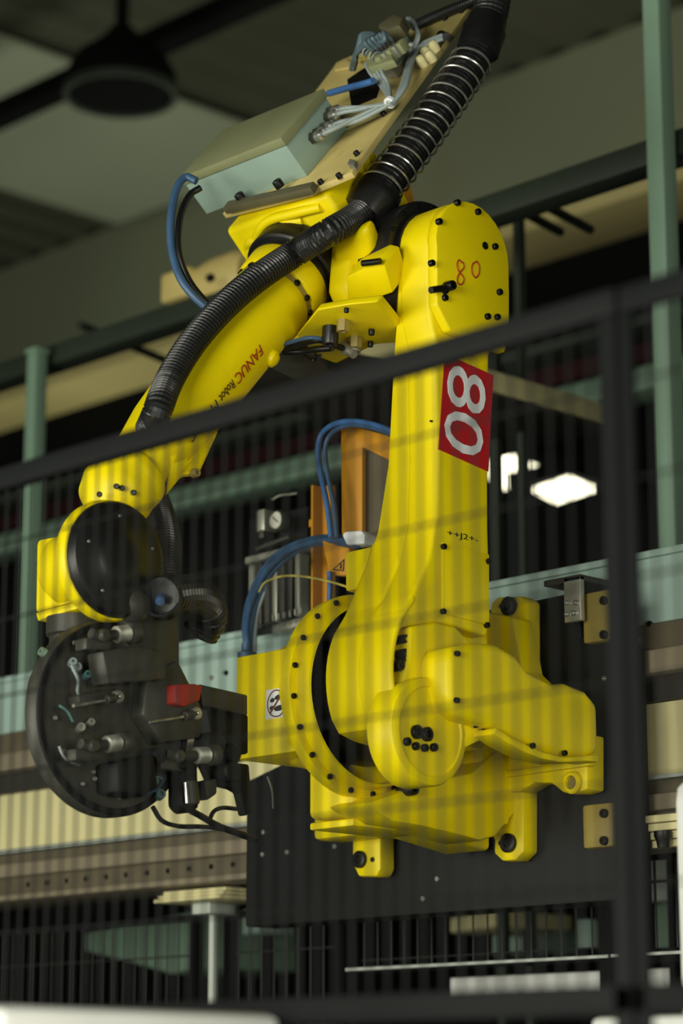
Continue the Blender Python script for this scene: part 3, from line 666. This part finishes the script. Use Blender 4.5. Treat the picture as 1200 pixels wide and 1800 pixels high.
# cheek towards the elbow ring with its bracket
prism('casting_cheek', [V(-.23, a, b) for a, b in ((-.09, 3.17), (-.02, 3.235), (.07, 3.22), (.12, 3.12), (.10, 3.02), (.02, 2.985), (-.06, 3.0), (-.10, 3.06))], V(.06, 0, 0), 'yellow', uc, .014, 3)
bq = [(608, 487), (660, 462), (676, 466), (690, 515), (622, 538), (610, 530)]
brk = prism('front_bracket', [on(x, y, fr(-.2, .045, 0), DF) for x, y in bq], -DF*.06, 'yellow', uc, .004)
kx = [(580, 436), (640, 400), (655, 440), (650, 470), (612, 490), (585, 470)]
prism('casting_knuckle', [on(x, y, fr(-.2, -.01, 0), DF) for x, y in kx], -DF*.04, 'yellow', uc, .014, 3)
p = on(637, 463, fr(-.2, .05, 0), DF); q = on(668, 459, fr(-.2, .05, 0), DF); tube('breather', [p, q], .006, 'bolt', uc, 10, 2)
# lower connector face
cf = [(520, 590), (556, 545), (612, 535), (664, 530), (700, 575), (704, 603), (660, 606), (590, 640), (555, 628)]
cfm = prism('connector_panel', [on(x, y, fp(-.22, .012, -.12), (DF*.8-NF*.6).normalized()) for x, y in cf], -DF*.022, 'yellow', uc, .006, 3)
nn = (DF*.8-NF*.6).normalized()
for px, py, r, h, m in ((609, 540, .0048, .006, 'bolt'), (603, 563, .012, .018, 'tan'), (581, 575, .0155, .03, 'black'), (625, 592, .012, .018, 'tan'), (653, 578, .0058, .008, 'bolt'), (651, 599, .0052, .008, 'bolt')):
    bolt('connector' if r > .01 else 'panel_bolt', on(px, py, fp(-.22, .012, -.12), nn)+nn*.004, nn, r, h, m, cfm, n=6 if m == 'tan' else 14)
ring('connector_band', on(623, 596, fp(-.22, .012, -.12), nn)+nn*.02, nn, [(0, .0125), (.006, .0125), (.006, .009), (0, .009)], 'zinc', cfm, 18)
p = on(606, 610, fp(-.22, .03, -.12), nn); lathe('air_fitting', p, V(.6, 0, -.5), [(-.01, .008), (.0, .012), (.014, .012), (.02, .008), (.032, .008)], 'zinc', cfm, 16)
lathe('air_fitting', on(585, 612, fp(-.22, .03, -.12), nn), V(-.7, 0, .2), [(0, .006), (.012, .007), (.02, .005)], 'zinc', cfm, 14)
def onp(px, py, k=.04): return on(px, py, fp(-.22, k, -.12), nn)
tube('harness_cable', [onp(500, 612), onp(530, 604), onp(560, 598), onp(585, 606), onp(602, 612)], .006, 'black', rb, 10)
tube('harness_cable', [onp(498, 619), onp(530, 618), onp(556, 614), onp(580, 612)], .0065, 'black', rb, 10)
tube('harness_cable', [onp(498, 606), onp(530, 596), onp(556, 594), onp(590, 604)], .004, 'bluehose', rb, 8)
tube('harness_cable', [onp(535, 624), onp(545, 632), onp(556, 632), onp(562, 624)], .0035, 'black', rb, 8)
prism('harness_shield', [onp(488, 620, .02), onp(555, 625, .02), onp(585, 660, .02), onp(640, 690, .02), onp(560, 690, .02), onp(478, 650, .02)], -nn*.03, 'dark', rb, .006)

# ---- forearm
RF = .0745
lathe('wrist_roll_ring', fr(XF, -.052, 0), DF, [(0, .092), (.004, .096), (.046, .096), (.05, .092)], 'black', rb, 56)
lathe('wrist_roll_ring', fr(XF, -.004, 0), DF, [(0, .086), (.014, .086)], 'black', rb, 56)
fa = lathe('forearm', fr(XF, .008, 0), DF, [(0, .082), (.004, .0845), (.048, .0835), (.052, .081), (.053, .077), (.068, .0765), (.072, .079), (.09, RF+.004), (.14, RF), (.40, RF*.97), (.46, RF*.92), (.52, RF*.80), (.57, RF*.74), (.60, RF*.64)], 'yellow', rb, 64)
for k in range(14):
    t = 2*math.pi*(k+.4)/14; dv = EX*math.cos(t)+NF*math.sin(t); bolt('collar_bolt', fr(XF, .068, 0)+dv*.0775, dv, .0062, .004, 'bolt', fa)
ring('collar_groove', fr(XF, .062, 0), DF, [(0, .0777), (.012, .0779), (.012, .07), (0, .07)], 'tan', fa, 56)
# lettering wrapped on the forearm
pA, pB = onfore(459, 611, RF+.0006), onfore(362, 716, RF+.0006)
def cylc(p):
    d = p-O4; s = d.dot(DF); r = d-DF*s; return s, math.atan2(r.dot(NF), r.dot(EX))
sA, aA = cylc(pA); sB, aB = cylc(pB)
def wrap(s, ang, R): return O4+DF*s+(EX*math.cos(ang)+NF*math.sin(ang))*R
pH = onfore(472, 622, RF+.0006); hgt = .0155
def letters(txt, s0, s1, m, hh, ang0):
    text_on('lettering', txt, lambda u, v, h: wrap(s0+(s1-s0)*u, ang0-v*hh/RF, RF*(1.0 if True else 1)+.0016+.0004*h), m, fa, extrude=.02, shear=.12)
L = sB-sA
aM = (aA+aB)/2
letters('FANUC', sA, sA+L*.50, 'redtext', .019, aM+.02)
letters('Robot', sA+L*.54, sA+L*.80, 'darktext', .0155, aM+.01)
letters('M-710iC', sA+L*.85, sA+L*1.38, 'darktext', .019, aM+.02)
p = onfore(478, 630, RF); lathe('forearm_lug', p, (p-O4)-DF*(p-O4).dot(DF), [(-.02, .02), (.006, .016), (.012, .008)], 'yellow', fa, 18)

# ---- wrist
WD = at(213, 981, 'X', -.215)
J5 = V(0, WD.y, WD.z)
fk = lathe('wrist_fork', fr(XF, .57, -.002), DF, [(0, .046), (.012, .064), (.02, .068), (.04, .068), (.045, .066), (.07, .068), (.10, .058), (.125, .03)], 'yellow', rb, 40)
prism('forearm_web', [onfore(x, y, .062) for x, y in ((300, 800), (345, 775), (385, 755), (350, 832), (320, 835), (292, 870))], V(-.02, .012, 0), 'yellow', fk, .006)
bolt('web_bolt', onfore(341, 832, .062), EX, .008, .01, 'tan', fk)
for px, py in ((175, 869), (205, 855), (215, 858), (235, 866)): bolt('fork_bolt', onfore(px, py, .066), EX*.4+DF*.6-NF*-.5, .005, .003, 'bolt', fk)
lathe('wrist_body', V(-.38, J5.y, J5.z), EX, [(0, .05), (.02, .062), (.105, .062), (.115, .095), (.12, .103), (.136, .104), (.142, .102), (.144, .098)], 'yellow', rb, 56)
lathe('wrist_cap', V(-.238, J5.y, J5.z), EX, [(0, .099), (.014, .099), (.020, .095), (.023, .085), (.0232, .05), (.026, .046), (.028, .02)], 'black', rb, 56)
for k in range(5):
    t = 2*math.pi*(k+.3)/5; bolt('cap_bolt', V(-.216, J5.y+.072*math.cos(t), J5.z+.072*math.sin(t)), EX, .003, .003, 'steel', rb)
yw = -.605
a, b = at(64, 957, 'Y', yw), at(60, 1078, 'Y', yw)
wbx = prism('wrist_housing', [at(x, y, 'Y', yw) for x, y in ((64, 956), (68, 948), (124, 938), (150, 945), (150, 1052), (62, 1076))], V(0, .14, 0), 'yellow', rb, .006)
lathe('housing_disc', at(126, 990, 'Y', yw)+V(0, .004, 0), -EY, [(0, .033), (.008, .033), (.010, .030)], 'yellow', wbx, 36)
prism('housing_foot', [at(x, y, 'Y', yw+.0) for x, y in ((62, 1077), (150, 1053), (150, 1066), (80, 1086), (66, 1092))], V(0, .13, 0), 'yellow', wbx, .003)
lathe('tool_flange', V(-.36, J5.y+.02, J5.z-.08), -EZ, [(0, .05), (.03, .05), (.034, .044), (.07, .044)], 'dark', rb, 40)

# ---- equipment plate on top with boxes, cables and hoses
NP = .166
PN = NF; PP = fp(XF, 0, NP)
def pl_(px, py, up=0.): return on(px, py, PP+NF*up, PN)
pts = [(397, 384), (548, 346), (556, 341), (624, 312), (630, 302), (841, 8), (596, 118), (590, 128)]
ep = prism('equipment_plate', [pl_(*p) for p in pts], NF*.012, 'plate', rb, .001)
prism('plate_front_bar', [pl_(x, y, .012) for x, y in ((398, 378), (553, 342), (560, 330), (408, 364))], NF*.016, 'platedge', ep, .003)
prism('plate_rear_cutout', [pl_(x, y, .0121) for x, y in ((618, 190), (662, 172), (672, 140), (640, 120), (610, 140))], NF*.0006, 'void', ep)
for px, py in ((424, 349), (491, 326)): bolt('plate_knob', pl_(px, py, .026), NF, .0095, .012, 'bolt', ep)
for px, py in ((565, 322), (597, 311), (783, 34), (812, 21), (675, 202), (628, 272)): bolt('plate_bolt', pl_(px, py, .013), NF, .0055, .008, 'bolt', ep)
prism('plate_bracket', [pl_(x, y, .0125) for x, y in ((616, 297), (628, 300), (630, 290), (620, 288))], NF*.012, 'zinc', ep, .001)
# junction box
UB = .030
b0 = [pl_(375, 363, .012), pl_(540, 310, .012)]
Bp = b0[1]; Wd = Bp.x-b0[0].x; Dp = .165; Hb = .088
jb = prism('junction_box', [V(Bp.x-Wd, Bp.y, Bp.z), Bp, Bp-DF*Dp, V(Bp.x-Wd, Bp.y, Bp.z)-DF*Dp], NF*Hb, 'boxgrey', rb, .002)
jb['label'] = 'blue grey junction box on the robot back plate'
o = Bp+NF*(Hb-.014)+V(.004, 0, 0)+DF*.004
prism('box_lid', [V(o.x-Wd-.008, o.y, o.z), o, o-DF*(Dp+.008), V(o.x-Wd-.008, o.y, o.z)-DF*(Dp+.008)], NF*.018, 'lid', jb, .002)
for px, py in ((549, 243), (568, 227), (575, 207), (556, 236), (579, 199)):
    p = at(px, py, 'X', Bp.x)
    ring('gland_nut', p, EX, [(0, .0125), (.010, .0125), (.012, .010), (.012, .005), (0, .005)], 'dark', jb, 6)
    ring('gland_cap', p+EX*.012, EX, [(0, .0105), (.012, .0105), (.016, .007), (.016, .004), (0, .004)], 'steel', jb, 16)
def pc(px, py, up): return pl_(px, py, .012+up)
for i, (px, py) in enumerate(((549, 243), (568, 227), (575, 207), (556, 236), (579, 199))):
    p = at(px, py, 'X', Bp.x)+EX*.02; k = i*3-6
    e_ = pc(688, 180+k*.5, .020); tube('gland_cable', [p, p.lerp(e_, .12)+EX*.012, p.lerp(e_, .5)-NF*.006*(i % 2), e_], .0046, 'cable', rb, 8)
# cables fanning to the valve island
for k in range(4): tube('valve_cable', [pc(688, 180+k*2, .02), pc(668+k*5, 150, .03), pc(650+k*7, 128, .05), pc(642+k*8, 112-k*2, .06)], .0035, 'cable', rb, 8)
for k in range(3): tube('riser_cable', [pc(690, 182, .022), pc(706+k*4, 150, .026), pc(718+k*3, 108, .026), pc(730+k*3, 86, .022), pc(752, 72+k*3, .02), pc(778, 62+k*3, .014)], .0045, 'cable', rb, 8)
for k in range(2): tube('riser_cable', [pc(724+k*4, 86, .024), pc(733+k*3, 62, .04), pc(728-k*2, 40, .05), pc(720-k*4, 32, .05)], .0035, 'cable', rb, 8)
for px, py in ((686, 179), (724, 84)): bolt('cable_tie', pc(px, py, .024), DF, .012, .006, 'white', rb, n=12)
prism('tie_tail', [pc(690, 186, .02), pc(694, 190, .02), pc(680, 176, .03)], NF*.002, 'white', rb)
# valve island: body, manifold, connectors, looped tubes
vb = prism('valve_block', [pl_(x, y, .012) for x, y in ((650, 112), (700, 92), (722, 62), (728, 96), (700, 138), (668, 142))], NF*.05, 'zinc', rb, .003)
for k in range(5):
    q = pc(668+k*9, 122-k*6, .05); box_ = prism('solenoid', [q, q+EX*.014, q+EX*.014-DF*.022, q-DF*.022], NF*.024, ('lid', 'zinc')[k % 2], vb, .002)
for k in range(4):
    q = pc(648+k*6, 118+k*3, .04); tube('wire_loop', [q, q+NF*.03+EX*.006, q+NF*.034+EX*.02-DF*.01, q+EX*.026-DF*.02], .0022, ('cable', 'tubegrey')[k % 2], rb, 6)
prism('valve_cover', [pl_(x, y, .06) for x, y in ((640, 100), (690, 88), (700, 118), (655, 132))], NF*.018, 'lid', vb, .003)
prism('valve_plate', [pl_(x, y, .03) for x, y in ((688, 96), (712, 66), (728, 82), (700, 120))], NF*.03, 'boxgrey', vb, .003)
prism('manifold', [pl_(x, y, .07) for x, y in ((676, 66), (706, 44), (722, 52), (716, 66), (690, 74))], NF*.03, 'platedge', vb, .006)
for k in range(6):
    q = pc(664+k*6.5, 101-k*3.5, .062); cyl('push_fitting', q, q+NF*.018, .005, 'dark', vb, 10)
    tube('looped_tube', [q+NF*.016, q+NF*.04+DF*.006, pc(660+k*3, 62+k*2, .09), pc(636+k*2, 60+k*3.4, .085), pc(628, 84+k*2, .07), pc(621+k*1.2, 104, .05), pc(616+k*1.2, 122, .02)], .0042, 'tubegrey', rb, 8)
for k in range(5):
    q = pc(640+k*7, 110-k*2, .058); cyl('plug', q, q+NF*.012+DF*.006, .0055, 'tan', vb, 10)
prism('plate_corner_tab', [pl_(x, y, .013) for x, y in ((590, 127), (606, 107), (619, 112), (617, 122))], NF*.006, 'plate', ep, .001)
for px, py in ((768, 90), (754, 101), (746, 116), (762, 108)):
    q = pc(px, py, .0); lathe('sensor_cap', q, NF, [(0, .009), (.012, .0105), (.02, .009), (.024, .005)], 'cream', ep, 16)
tube('air_hose', [pc(578, 164, .04), pc(606, 156, .045), pc(640, 147, .05), pc(656, 142, .05)], .0068, 'bluehose2', rb, 12)
tube('grommet', [pc(775, 62, .004), pc(784, 66, .004)], .01, 'black', ep, 12, 2)
# side loop hoses left of the box
def lp_(px, py, x): return at(px, py, 'X', x)
tube('loop_hose', [lp_(345, 318, -.44), lp_(325, 312, -.46), lp_(309, 336, -.46), lp_(300, 385, -.45), lp_(302, 440, -.44), lp_(316, 487, -.42), lp_(340, 520, -.40), lp_(372, 548, -.38)], .0078, 'bluehose', rb, 12)
tube('loop_hose', [lp_(352, 330, -.44), lp_(332, 345, -.45), lp_(316, 385, -.44), lp_(314, 440, -.43), lp_(328, 485, -.42), lp_(352, 520, -.40), lp_(380, 545, -.38)], .0065, 'black', rb, 12)

# ---- main conduit along the forearm
def hp(px, py, R=.108): return onfore(px, py, R)
cp = [at(672, 322, 'X', -.145), at(655, 352, 'X', -.150), at(622, 382, 'X', -.145)]+[on(x, y, fr(XF, .032, 0), DF) for x, y in ((575, 410), (520, 444))]+[hp(455, 487), hp(395, 538), hp(340, 600), hp(298, 668), hp(272, 735), at(250, 790, 'X', -.43), at(262, 850, 'X', -.44), at(282, 905, 'X', -.40), at(293, 955, 'X', -.34), at(293, 1005, 'X', -.30), at(300, 1040, 'X', -.27)]
hose('corrugated_conduit', cp, .0262, 'rubber', rb, pitch=.0078, depth=.003)
sp_ = [at(848, 58, 'X', -.085), at(832, 102, 'X', -.09), at(742, 236, 'X', -.112), at(680, 318, 'X', -.13), at(655, 352, 'X', -.150)]
hose('spring_conduit', sp_, .0345, 'black', rb, pitch=.009, depth=.0008)
# the coiled guard spring
pa = smooth_path([at(834, 100, 'X', -.09), at(742, 236, 'X', -.112), at(668, 332, 'X', -.134)], 20); pa = resample(pa, .0009)
Fm = frames(pa); pts = []; turns = 15; N = len(pa)
for i, (p, (u, v)) in enumerate(zip(pa, Fm)):
    t = 2*math.pi*turns*i/N; pts.append(p+(u*math.cos(t)+v*math.sin(t))*.0405)
bm = bmesh.new(); add_tube(bm, pts, .0023, 6); finish(bm, 'guard_spring', 'steel', rb, smooth=True)
hose('upper_conduit', [at(836, 96, 'X', -.09), at(850, 58, 'X', -.085), at(862, 20, 'X', -.08), at(868, -30, 'X', -.08), at(862, -90, 'X', -.1)], .036, 'rubber', rb, pitch=.010, depth=.002)
lathe('conduit_coupling', at(846, 70, 'X', -.086), at(848, 58, 'X', -.085)-at(834, 100, 'X', -.09), [(-.03, .034), (-.026, .042), (.02, .044), (.03, .040), (.05, .038)], 'black', rb, 32)
lathe('conduit_coupling', at(664, 340, 'X', -.143), at(680, 318, 'X', -.13)-at(640, 372, 'X', -.155), [(-.055, .032), (-.05, .042), (-.01, .047), (.012, .044), (.02, .036)], 'black', rb, 32)
prism('conduit_clamp', [at(x, y, 'X', -.15) for x, y in ((640, 345), (700, 330), (706, 372), (660, 412), (610, 405))], V(-.05, 0, 0), 'black', rb, .012, 3)
prism('clamp_stay', [at(x, y, 'X', -.19) for x, y in ((690, 345), (722, 322), (730, 360), (690, 400), (675, 380))], V(-.02, 0, 0), 'orange', rb, .004)
hose('thin_conduit', [pc(728, 46, .01), pc(752, 34, .014), pc(790, 18, .014), pc(830, 2, .012), pc(880, -24, .012)], .0105, 'rubber', rb, pitch=.006, depth=.002)

# ---- frame, warning plate and blue hoses behind the lower arm
cs = [(598, 752), (612, 746), (692, 768), (705, 800), (705, 975), (686, 975), (690, 812), (636, 786), (636, 960), (600, 960)]
hs = prism('hose_support', [at(x, y, 'Y', .16) for x, y in cs], V(0, .014, 0), 'orange', rb, .003)
prism('support_web', [at(x, y, 'Y', .176) for x, y in ((632, 790), (700, 800), (700, 970), (632, 960))], V(0, .008, 0), 'brown', hs)
prism('support_foot', [at(x, y, 'Y', .15) for x, y in ((565, 950), (612, 950), (618, 1012), (592, 1012), (578, 1010))], V(0, .02, 0), 'orange', hs, .003)
tq = [(583, 1002), (604, 1004), (605, 982)]; tri = [at(x, y, 'Y', .149) for x, y in tq]
bm = bmesh.new(); cen = (tri[0]+tri[1]+tri[2])/3
ou = [bm.verts.new(p) for p in tri]; inn = [bm.verts.new(cen+(p-cen)*.72) for p in tri]
for k in range(3): bm.faces.new((ou[k], ou[(k+1) % 3], inn[(k+1) % 3], inn[k]))
finish(bm, 'warning_triangle', 'blacktext', hs)
prism('warning_mark', [at(x, y, 'Y', .149) for x, y in ((597, 1000), (600, 1000), (600, 990), (598, 991))], V(0, -.0004, 0), 'blacktext', hs)
prism('hose_clamp', [at(x, y, 'Y', .10) for x, y in ((600, 940), (606, 934), (634, 932), (641, 940), (640, 956), (608, 958))], V(0, .04, 0), 'white', rb, .004)
def hb_(px, py, y): return at(px, py, 'Y', y)
for k, (dx, dy, dz, r) in enumerate(((0, 0, 0, .0072), (7, 5, .012, .0062), (-5, -5, .012, .006))):
    tube('blue_hose', [hb_(438+dx, 1150, .36+dz), hb_(434+dx, 1105+dy, .34+dz), hb_(444+dx, 1055+dy, .30+dz), hb_(468+dx, 1005+dy, .26+dz), hb_(505+dx, 970+dy, .22+dz), hb_(550, 952+dy, .18+dz), hb_(595, 950+dy, .14+dz), hb_(628, 957+dy*.6, .11+dz)], r, 'bluehose', rb, 10)
for k, (dx, m, r) in enumerate(((0, 'bluehose2', .0058), (12, 'bluehose', .005))):
    tube('blue_hose', [hb_(582+dx*.8, 945, .12), hb_(575+dx, 890, .12), hb_(565+dx, 840, .12), hb_(559+dx, 795, .12), hb_(566+dx, 762+k*6, .12), hb_(592+dx*.6, 744+k*7, .11), hb_(628, 741+k*6, .10), hb_(668, 750+k*6, .09), hb_(700, 764+k*6, .09)], r, m, rb, 10)
tube('blue_hose', [hb_(579, 1005, .14), hb_(580, 1030, .14), hb_(579, 1058, .14), hb_(579, 1090, .14)], .0055, 'bluehose2', rb, 10)
tube('thin_cable', [hb_(455, 1040, .27), hb_(466, 1024, .25), hb_(495, 1013, .2), hb_(530, 1013, .15), hb_(570, 1020, .1), hb_(605, 1030, .06), hb_(624, 1038, .04)], .0024, 'yellowcable', rb, 8)
tube('thin_cable', [hb_(470, 1365, .0), hb_(478, 1390, .02), hb_(480, 1420, .1)], .0018, 'cable', rb, 8)
tube('box_cable', [hb_(470, 1030, .28), hb_(455, 1070, .3), hb_(449, 1110, .33), hb_(448, 1145, .36)], .0035, 'cable', rb, 8)
lathe('cable_gland', hb_(434, 1146, .2)-EZ*.012, EZ, [(0, .02), (.01, .02), (.014, .012), (.03, .012)], 'bluehose', rb, 16)
# ================================================================== GRIPPER
XG = -.285
gc = at(200, 1262, 'X', XG)
gr = thing('gripper_tool', 'large dark round gripper with clamps and cylinders hanging from the robot wrist', 'gripper', gc-V(0, 0, .17))
lathe('gripper_disc', V(XG-.034, gc.y, gc.z), EX, [(0, .160), (.006, .166), (.028, .166), (.034, .162)], 'dark', gr, 72)
ring('disc_rim', V(XG, gc.y, gc.z), EX, [(-.002, .163), (.004, .162), (.004, .152), (-.002, .151)], 'carriage', gr, 72)
def gp(px, py, k=0.): return at(px, py, 'X', XG+k)
def gprism(n, pts, k0, th, m, bev=.003): return prism(n, [gp(x, y, k0) for x, y in pts], V(th, 0, 0), m, gr, bev)
def gcyl(n, a, b, k, r, m, nn=18): return cyl(n, gp(*a, k), gp(*b, k), r, m, gr, nn)
# adapter between wrist and disc
gprism('adapter_block', [(195, 1072), (262, 1060), (285, 1085), (285, 1200), (210, 1205), (188, 1130)], -.02, .05, 'dark', .008)
gprism('adapter_arm', [(205, 1052), (235, 1040), (268, 1048), (280, 1072), (240, 1090), (208, 1080)], .0, .06, 'dark', .01)
lathe('adapter_dome', gp(232, 1064, .05), EX, [(0, .032), (.012, .03), (.022, .02), (.026, .008)], 'dark', gr, 28)
gprism('centre_plate', [(235, 1190), (290, 1165), (330, 1245), (330, 1300), (260, 1310), (228, 1260)], .0, .035, 'dark', .004)
gprism('red_block', [(283, 1207), (320, 1206), (333, 1210), (328, 1236), (300, 1246), (284, 1240)], .02, .035, 'red', .003)
gprism('side_arm', [(325, 1207), (409, 1226), (409, 1262), (330, 1245)], -.04, .04, 'dark', .003)
gprism('side_body', [(330, 1250), (404, 1262), (404, 1330), (345, 1330)], -.07, .05, 'carriage', .004)
gprism('valve_body', [(150, 1150), (215, 1140), (265, 1150), (262, 1200), (160, 1208)], .02, .045, 'dark', .006)
gprism('lower_body', [(165, 1345), (232, 1330), (240, 1390), (215, 1405), (168, 1398)], .0, .06, 'carriage', .008)
gprism('cross_bar', [(118, 1225), (186, 1213), (188, 1228), (120, 1242)], .005, .03, 'dark', .003)
# piston rods
for a, b in (((128, 1241), (185, 1231)), ((262, 1270), (322, 1260))):
    gcyl('piston_rod', a, b, .045, .0032, 'steel', 12); c = gp(b[0]+22, b[1]-6, .045)
    gcyl('rod_sleeve', (b[0]+2, b[1]-1), (b[0]+26, b[1]-7), .045, .008, 'dark', 16)
    lathe('rod_end', c, EX, [(-.006, .011), (.004, .011), (.007, .008)], 'zinc', gr, 18); bolt('rod_pin', c+EX*.006, EX, .004, .004, 'steel', gr)
# threaded clamp screws
for a, b in (((176, 1118), (240, 1112)), ((158, 1312), (225, 1304)), ((308, 1330), (392, 1326))):
    A_, B_ = gp(*a, .05), gp(*b, .05); d = (B_-A_).normalized(); L = (B_-A_).length
    cl = tube('clamp_link', [A_-d*.02+EZ*.006, A_, A_+d*L*.4], .009, 'dark', gr, 12, 4)
    prof = []
    for k in range(12): prof += [(L*.42+k*.0022, .0125), (L*.42+k*.0022+.0011, .0145)]
    lathe('clamp_screw', A_, d, prof, 'zinc', cl, 18)
    lathe('clamp_head', A_+d*(L*.42+.028), d, [(0, .017), (.003, .019), (.018, .019), (.022, .015)], 'dark', cl, 20)
    lathe('clamp_pivot', A_+EX*.006, EX, [(0, .011), (.008, .011), (.011, .008)], 'dark', cl, 18)
    prism('clamp_jaw', [A_-d*.03, A_-d*.03-EZ*.02, A_+d*.02-EZ*.026, A_+d*.03-EZ*.012], EX*-.03, 'dark', cl, .003)
# round knobs on the right
for px, py, r in ((358, 1313, .024), (390, 1327, .018), (388, 1358, .019), (212, 1358, .012), (260, 1330, .014), (300, 1340, .016)):
    lathe('round_knob', gp(px, py, .02), EX, [(0, r), (.03, r), (.034, r*.8)], 'carriage', gr, 22)
gcyl('vertical_cylinder', (330, 1372), (334, 1415), .03, .017, 'dark', 22)
gcyl('cylinder_strip', (325, 1375), (328, 1412), .048, .0022, 'steel', 8)
gprism('foot_block', [(292, 1345), (322, 1340), (325, 1425), (305, 1434), (292, 1420)], .0, .04, 'carriage', .008)
gprism('foot_shoe', [(340, 1375), (362, 1370), (362, 1398), (345, 1410)], .0, .03, 'dark', .004)
gprism('hanging_bracket', [(340, 1335), (425, 1345), (432, 1430), (418, 1436), (408, 1395), (395, 1388), (360, 1380)], -.03, .02, 'carriage', .004)
# fittings
for px, py, r, m in ((126, 1166, .007, 'cable'), (134, 1175, .008, 'cable'), (152, 1188, .007, 'teal'), (158, 1272, .007, 'zinc'), (140, 1281, .008, 'zinc'), (276, 1375, .009, 'teal'), (280, 1398, .009, 'teal')):
    bolt('air_fitting', gp(px, py, .006), V(.8, -.4, .1), r, .014, m, gr, n=12)
bolt('rim_lug', at(82, 1150, 'X', XG-.02), V(0, -1, .3), .008, .014, 'green', gr)
for px, py in ((208, 1388), (210, 1402), (164, 1357), (166, 1369), (145, 1378), (240, 1337), (172, 1170), (250, 1146), (207, 1190), (96, 1262), (112, 1320), (130, 1130)):
    bolt('disc_screw', gp(px, py, .004), EX, .004, .003, 'steel', gr)
tube('air_tube', [gp(126, 1170, .02), gp(137, 1195, .03), gp(136, 1215, .03), gp(142, 1230, .02)], .0028, 'cable', gr, 8)
tube('air_tube', [gp(104, 1312, .02), gp(112, 1330, .025), gp(130, 1342, .02), gp(140, 1345, .01)], .0022, 'cable', gr, 8)
tube('air_tube', [gp(225, 1400, .02), gp(250, 1396, .03), gp(275, 1388, .03), gp(288, 1370, .02)], .0025, 'bluehose', gr, 8)
tube('air_tube', [gp(104, 1240, .02), gp(118, 1250, .03), gp(128, 1268, .03)], .0022, 'teal', gr, 8)
# cables hanging at the bottom
tube('hanging_cable', [gp(268, 1418), gp(284, 1442), (gp(312, 1452)), gp(350, 1453), gp(380, 1456), gp(430, 1466)], .0042, 'rubber', gr, 8)
tube('hanging_cable', [gp(330, 1422), gp(352, 1434), gp(380, 1450), gp(410, 1462), gp(450, 1476)], .0062, 'rubber', gr, 8)
tube('hanging_cable', [gp(368, 1442), gp(376, 1426), gp(392, 1420), gp(416, 1422)], .0038, 'rubber', gr, 8)
# coiled conduit end beside the wrist
c0 = at(284, 1050, 'X', -.20)
ring('hose_mouth', c0, V(.55, -.75, .1), [(-.02, .036), (.004, .036), (.006, .033), (.004, .030), (-.02, .030)], 'carriage', gr, 32)
hose('coiled_conduit', [c0, at(310, 1045, 'X', -.215), at(340, 1046, 'X', -.24), at(362, 1062, 'X', -.27), at(366, 1088, 'X', -.29), at(352, 1112, 'X', -.31)], .034, 'rubber', gr, pitch=.0105, depth=.003)
tube('inner_cable', [c0+V(.01, -.012, -.01), c0+V(.0, .0, .0), at(305, 1042, 'X', -.22)], .008, 'bluehose', gr, 10)
